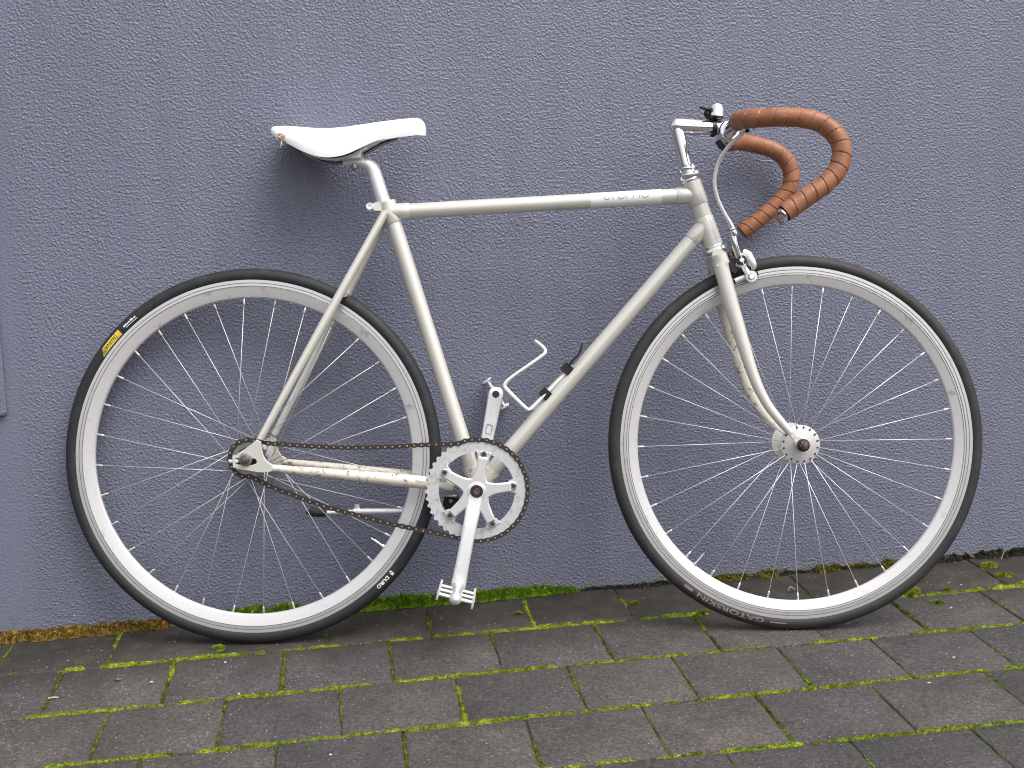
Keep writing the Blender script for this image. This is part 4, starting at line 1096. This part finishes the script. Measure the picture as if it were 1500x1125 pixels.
# torn corner of the cover
tr = MB()
for px, py, r_ in ((414, 201.0, .0070), (420, 205.0, .0062), (411, 197.5, .0045), (425, 209.0, .0042)):
    c = b(px, py, .0585)
    bm = bmesh.new(); bmesh.ops.create_icosphere(bm, subdivisions=2, radius=r_)
    for v in bm.verts: v.co *= 1 + .6 * noise.noise(v.co * 420 + c * 90)
    tr.add([Vector((v.co.x * 1.2, v.co.y * .45, v.co.z * .75)) + c for v in bm.verts], [[v.index for v in f.verts] for f in bm.faces]); bm.free()
part('torn_patch', tr, M['torn'], saddle)
part('loose_thread', sweep(spline([b(413, 206, .058), b(412, 211, .059), b(411, 215, .058)], .001), .0008, 6), M['white_plastic'], saddle)

# ---- stem, bell
CLAMP = b(1066, 194)
sm = MB()
q0, q1 = b(1004.6, 243), b(991.2, 184.5)
sm.add(*tube(q0, q1, .0116, .0124, 24, 4))
cor = b(991.3, 183.0)
s0, s1 = b(987.0, 184.6), b(1066, 188.5)
pts, ex = spline([s0 - (s1 - s0).normalized() * .0, s0.lerp(s1, .1), s0.lerp(s1, .35), s0.lerp(s1, .7), s1], .01, [.0136, .0144, .0140, .0122, .0122])
sm.add(*sweep(pts, ex, 24, flat=.95))
bmq = bmesh.new(); bmesh.ops.create_uvsphere(bmq, u_segments=20, v_segments=12, radius=.0138)
sm.add([v.co + b(990.8, 184.4) for v in bmq.verts], [[v.index for v in f.verts] for f in bmq.faces]); bmq.free()
# web in the inner corner
web = [P2(b(x, y)) for x, y in ((994, 190), (1008, 190), (1004, 194), (1001.5, 200), (1001, 208), (996, 208))]
sm.add(*prism(web, -.0066, .0066, .003))
stem = part('stem', sm, M['chrome'], sharp=45)
cm = MB(); cm.add(*lathe([(.0128, -.021), (.0165, -.021), (.0185, -.018), (.0190, -.009), (.0190, .009), (.0185, .018), (.0165, .021), (.0128, .021)], CLAMP, 40, closed=True))
ear2 = [P2(CLAMP + Vector((dx, 0, dz))) for dx, dz in ((-.018, -.002), (-.0145, -.016), (-.005, -.0275), (.004, -.0290), (.0085, -.025), (.010, -.014))]
cm.add(*prism(ear2, -.0125, .0125, .002))
part('bar_clamp', cm, M['chrome'], stem, sharp=40)
part('clamp_slot', box(CLAMP + Vector((.0055, 0, -.0205)), Vector((.0008, 0, 0)), Vector((0, .0132, 0)), Vector((0, 0, .0072))), M['black'], stem, smooth=False)
part('clamp_bolt', sweep([CLAMP + Vector((-.0165, 0, -.0135)), CLAMP + Vector((-.012, 0, -.0215)), CLAMP + Vector((-.004, 0, -.0285))], .0072, 14), M['dark_metal'], stem)
bl = MB(); bc = b(1048.4, 171.0); bu = (b(1049.2, 153) - b(1048.4, 171.0)).normalized()
dome = part('bell', lathe_dir([(.0138, -.001), (.0148, -.001), (.0148, .003), (.0146, .013), (.0140, .0172), (.0122, .0202), (.0085, .0218), (.003, .0223), (0, .0224)], bc, bu, 40), M['chrome'], sharp=35)
part('bell_base', lathe_dir([(0, -.0065), (.009, -.0065), (.0125, -.004), (.0148, -.0022), (.0148, -.0005), (0, -.0005)], bc + Vector((-.002, 0, 0)), bu, 32), M['black'], dome)
lv = MB(); lv.add(*sweep([b(1038, 173, .004), b(1033, 167, .006), b(1035, 163, .008)], [.0036, .0034, .0036], 10))
lv.add(*sweep([b(1042, 160.5, .012), b(1036, 160.5, .011), b(1031, 158.6, .010), b(1026, 157.6, .009), b(1024.5, 158.2, .009)], [.0036, .0032, .0024, .0022, .0016], 10, flat=1.5))
lv.add(*lathe_dir([(0, -.004), (.0042, -.004), (.0042, .005), (0, .005)], b(1036, 164.5, .009), bu, 16))
part('striker_lever', lv, M['black'], dome)
bc2 = b(1046.0, 187.6)
sb_dir = (s1 - s0).normalized()
V, F = lathe([(.0118, -.0040), (.0134, -.0040), (.0134, .0040), (.0118, .0040)], Vector((0, 0, 0)), 36, 'X', True)
ang = math.atan2(sb_dir.z, sb_dir.x); rot = Matrix.Rotation(-ang, 3, 'Y')
part('bell_strap', ([rot @ v + bc2 for v in V], F), M['black'], dome)
part('strap_tail', sweep([b(1046.5, 194, .012), b(1044.5, 198.0, .010), b(1041.5, 199.5, .006)], [.003, .0038, .003], 8, ref=Y, flat=.5), M['black'], dome)

# ---- handlebar: bare centre, wrapped drops
npx = [(1087.5, 175.2), (1109, 173.2), (1141, 171.4), (1173, 172.6), (1200, 179), (1219, 192), (1230.5, 209), (1232.8, 227), (1226.3, 249.5), (1209.6, 268.6), (1186, 285.7), (1165, 300.6), (1149, 312.5)]
nof = [.112, .137, .150, .156, .159, .161, .162, .163, .164, .165, .166, .167, .168]
near = [CLAMP + Vector((0, -.022, .0005)), CLAMP + Vector((.0005, -.060, .001)), CLAMP + Vector((.001, -.092, .001))] + [b(x, y, o) for (x, y), o in zip(npx, nof)]
fpx = [(1079, 207.6), (1092, 209.2), (1109, 212.6), (1130, 218.5), (1145.6, 228), (1156, 243), (1159.4, 259), (1156, 275.5), (1145.6, 290.5), (1126, 309), (1105, 326), (1087, 340.5)]
fof = [-.112, -.138, -.151, -.157, -.160, -.162, -.163, -.164, -.165, -.166, -.167, -.168]
far = [CLAMP + Vector((0, .022, .0005)), CLAMP + Vector((.007, .056, .0)), CLAMP + Vector((.020, .088, -.001))] + [b(x, y, o) for (x, y), o in zip(fpx, fof)]
hb = MB(); hb.add(*sweep([CLAMP + Vector((0, .036, 0)), CLAMP + Vector((0, .026, 0)), CLAMP, CLAMP + Vector((0, -.026, 0)), CLAMP + Vector((0, -.036, 0))], [.0120, .0128, .0128, .0128, .0120], 24))
nd_ = spline(near, .0016); fd_ = spline(far, .0016)
# metal tube end peeping out of the near drop
endd = (nd_[-1] - nd_[-8]).normalized(); e0 = nd_[-1]
be = sweep([e0 - endd * .03, e0 + endd * .004, e0 + endd * .0042, e0 - endd * .01], [.0108, .0108, .0088, .0088], 20, cap=False)
bar = part('handlebar', hb, M['chrome']); part('bar_end', be, M['chrome'], bar)
def tape(pts, pitch, hand, nm):
    acc = [0.0]
    for p, q in zip(pts, pts[1:]): acc.append(acc[-1] + (q - p).length)
    Lt = acc[-1]
    def rad(i, an):
        s_ = acc[i]; u_ = (s_ / pitch + hand * an / (2 * math.pi)) % 1.0
        r = .0153 + .0010 * u_ - .0008 * max(0, 1 - u_ * 8)
        r += .00035 * noise.noise(pts[i] * 60 + Vector((0, 0, an)))
        if s_ < .010: r *= .90 + .10 * s_ / .010
        if Lt - s_ < .012: r *= .93 + .07 * (Lt - s_) / .012
        return r
    V, F = sweep(pts, rad, 28, cap=(nm == 'f'))
    return part('bar_tape', (V, F), M['tape'], bar, sharp=25)
ni = next(i for i, p in enumerate(nd_) if p.y < -.074); fi = next(i for i, p in enumerate(fd_) if p.y > .060)
part('bar_top', sweep(nd_[:ni + 12], .0122, 20), M['chrome'], bar); part('bar_top', sweep(fd_[:fi + 12], .0122, 20), M['chrome'], bar)
tape(nd_[ni:], .0205, 1, 'n'); tape(fd_[fi:], .0205, -1, 'f')
part('tape_flap', sweep(spline([b(1147, 309, .158), b(1141, 310.5, .154), b(1138, 316, .156), b(1141, 322, .160), b(1146, 329, .164)], .002), .0022, 8), M['tape'], bar)
part('bar_plug', sweep([e0 - endd * .006, e0 - endd * .003], .0086, 16), M['dark_metal'], bar)
# ---- brake lever end under the near drop, cable housing
hpx = [(1096.5, 188.5, .090), (1090, 194, .088), (1079.5, 202.5, .078), (1069, 212.5, .066), (1060, 224, .056), (1052, 239, .046), (1047.5, 256, .040), (1046.8, 272, .036), (1051.7, 292, .032), (1061, 312, .030), (1069, 325, .030)]
cb_ = spline([b(x, y, o) for x, y, o in hpx], .004)
cable = part('brake_cable', sweep(cb_, [.0018 + .0015 * min(1, i / 6) for i in range(len(cb_))], 12), M['white_plastic'])
part('cable_ferrule', sweep([b(1068, 323, .03), b(1071.5, 330.5, .03), b(1073, 334, .03)], [.0036, .0044, .0046], 14), M['chrome'], cable)
part('cable_end_shade', sweep([b(1093, 193, .092), b(1097, 189.5, .095)], .0035, 10), M['black'], cable)  # black stub standing in for the shadow under the cable end

# ---- front brake: side-pull caliper
bk = MB()
def arm(pts, rr, fl=.55): return sweep(spline([b(*p) for p in pts], .004), rr, 12, ref=Y, flat=fl)
def armr(pts, rr, fl=.55):
    s_, e_ = spline([b(*p) for p in pts], .004, rr); return sweep(s_, e_, 12, ref=Y, flat=fl)
bk.add(*armr([(1073.5, 343, .030), (1076, 356, .030), (1080, 370, .028), (1086.5, 381, .026)], [.0058, .0054, .0056, .0070]))
bk.add(*armr([(1086, 381, .022), (1090, 392, .024), (1096, 400, .027), (1101, 405, .029)], [.0060, .0052, .0060, .0078]))
bk.add(*armr([(1078, 386, .022), (1084, 388, .022), (1090, 392, .022)], [.0050, .0050, .0045]))
brake = part('front_brake', bk, M['chrome'])
mb = MB(); mb.add(*armr([(1088, 370, .016), (1096, 374, .018), (1098.5, 384, .020), (1100, 390, .022)], [.0072, .0080, .0072, .004], .5)); part('caliper_arm', mb, M['alloy'], brake)
mb = MB(); mb.add(*armr([(1096, 372, .030), (1101, 380, .033), (1104, 389, .033), (1103, 395, .032)], [.0030, .0056, .0058, .0030], .5)); part('quick_release_lever', mb, M['alloy'], brake)
mb = MB(); mb.add(*armr([(1074, 383, -.022), (1081, 391, -.030), (1089, 400, -.034), (1094, 405, -.032)], [.006, .006, .006, .007], .6)); part('caliper_arm', mb, M['dull_alloy'], brake)
c = b(1086.8, 381, .032); part('pivot_bolt', lathe([(0, c.y - .003), (.0035, c.y - .003), (.0050, c.y - .001), (.0055, c.y + .003), (0, c.y + .003)], Vector((c.x, 0, c.z)), 18), M['chrome'], brake)
c = b(1086.8, 381, .030); part('pivot_washer', lathe([(0, c.y - .001), (.0085, c.y - .001), (.0085, c.y + .002), (0, c.y + .002)], Vector((c.x, 0, c.z)), 24), M['dark_metal'], brake)
c = b(1101, 404.8, .036); part('pad_bolt', lathe([(0, c.y - .003), (.0045, c.y - .003), (.0060, c.y - .0005), (.0062, c.y + .005), (0, c.y + .005)], Vector((c.x, 0, c.z)), 20), M['chrome'], brake)
c = b(1101, 404.8, .031); part('pad_washer', lathe([(0, c.y - .001), (.0100, c.y - .001), (.0104, c.y), (.0104, c.y + .0025), (0, c.y + .0025)], Vector((c.x, 0, c.z)), 28), M['alloy'], brake)
part('barrel_adjuster', sweep([b(1073, 333.5, .03), b(1074, 337, .03), b(1074.3, 338, .03), b(1076.3, 344.5, .03), b(1076.6, 346, .03)], [.0046, .0055, .0058, .0060, .0050], 18), M['chrome'], brake)
part('adjuster_ring', sweep([b(1073.8, 336, .03), b(1074.2, 337.2, .03)], .0063, 18), M['black'], brake)
part('cable_strand', sweep([b(1077, 347, .031), b(1087, 381, .034), b(1095.5, 402, .036)], .0011, 8), M['spoke'], brake)
sps = [b(1072, 373, .0) + Vector((.0048 * math.cos(t * .55), .0125 - t * .00035, .0068 * math.sin(t * .55))) for t in range(70)]
part('return_spring', sweep(sps, .0011, 6), M['nut'], brake)
part('centre_bolt', sweep([b(1060, 380), b(1090, 381)], .0062, 14), M['black'], brake)
bkp = MB(); bkp.add(*prism([P2(b(x, y, .02)) for x, y in ((1070, 376), (1080, 378), (1084, 392), (1078, 402), (1071, 398), (1067, 386))], -.012, -.020, .001)); part('caliper_plate', bkp, M['dark_metal'], brake)
for s in (1, -1):
    pts = [b(1076, 412.0, .0175), b(1084, 408.5, .0175), b(1095, 404.5, .0175), b(1110, 400.8, .0175)]
    for p in pts: p.y *= s
    o = part('brake_pad', sweep(pts, .0050, 12, ref=Y, flat=.9), M['rubber'], brake)
    h = pts[0:3]; part('pad_holder', sweep([p + Vector((0, -.0045 * s, 0)) for p in pts[:3]], .0048, 12, ref=Y, flat=.5), M['dull_alloy'], brake)

# ---- bottle cage on the down tube
wire_px = [(836, 539, .006), (808, 568, .008), (786, 590.5, .012), (778, 598.0, .016), (773.5, 600, .020), (768, 596.5, .026), (755, 584, .033), (742.5, 571.5, .037), (738.5, 566, .038), (740.5, 560.5, .038), (752, 550.5, .038), (775, 534.5, .038), (794.5, 520.5, .036), (799, 515.5, .033), (797.5, 510.5, .028), (791, 504.5, .016), (784.5, 499.5, .0)]
half = [b(*p) for p in wire_px]
other = [Vector((p.x + .0015, -p.y, p.z - .0012)) for p in reversed(half[:-1])]
cage = part('bottle_cage', sweep(spline(half + other, .004), .00285, 10), M['white_plastic'])
part('mount_rail', sweep([b(839, 536.5), b(805, 572.5), b(779, 599)], [.0062, .0062, .005], 14), M['alloy'], cage)
for (x, y) in ((831.5, 541.5), (799.5, 578)):
    c = b(x, y) + Vector((.0015, 0, -.0012)); V, F = lathe([(.0100, -.0085), (.0120, -.0078), (.0120, .0078), (.0100, .0085)], Vector((0, 0, 0)), 24, 'Z')
    part('strap', (aim(V, c, ddir), F), M['black'], cage)
    part('strap_buckle', box(c + Vector((-.004, -.004, .004)), ddir * .0084, Y * .008, ddir.cross(Y) * .0075), M['black'], cage, smooth=False)
part('strap_tail', sweep(spline([b(833, 537, .010), b(838, 529, .013), b(846, 521, .015), b(851, 512, .016), b(852.5, 503.5, .015)], .003), [.0022] * 99, 8, ref=Y, flat=1.6) if False else sweep(spline([b(833, 537, .010), b(838, 529, .013), b(846, 521, .015), b(851, 512, .016), b(852.5, 503.5, .015)], .003), .0019, 8, ref=Y, flat=1.6), M['black'], cage)

# ---- kickstand folded along the far side
KN = -.058
stand = part('kickstand', sweep([b(652, 742, -.046), b(600, 748.6, KN), b(560, 748.9, KN), b(518, 749.2, KN)], [.0062, .0058, .0058, .0058], 16), M['alloy'])
part('extension_rod', sweep([b(520, 749.3, KN), b(476, 751, KN)], .0040, 12), M['alloy'], stand)
part('stand_foot', sweep([b(479, 750.6, KN), b(474, 750.8, KN), b(462, 750.9, KN), b(456, 749.5, KN), b(452.5, 746, KN)], [.0060, .0080, .0078, .0090, .0085], 12), M['rubber'], stand)
c = b(523, 744, KN); mb = MB(); mb.add(*sweep([b(519, 749.2, KN), b(527, 749, KN)], .0072, 16)); mb.add(*sweep([b(523, 748, KN), b(523, 739, KN)], [.0045, .0050], 10)); part('rod_clamp', mb, M['alloy'], stand)
mb = MB(); mb.add(*prism([P2(b(x, y, -.02)) for x, y in ((652, 725), (671, 726), (672, 733), (663, 746), (655, 748), (649, 738))], .012, .046, .002)); part('stand_bracket', mb, M['black'], stand)
mb = MB(); mb.add(*prism([P2(b(x, y, -.02)) for x, y in ((650, 720.5), (671, 722), (671, 725.5), (650, 724))], -.016, .030, .0008)); part('clamp_plate', mb, M['steel'], stand)
part('bracket_bolt', lathe([(0, .0085), (.0035, .0085), (.0045, .0105), (.0045, .014), (0, .014)], Vector((b(660.5, 733.5, -.012).x, 0, b(660.5, 733.5, -.012).z)), 16), M['steel'], stand)
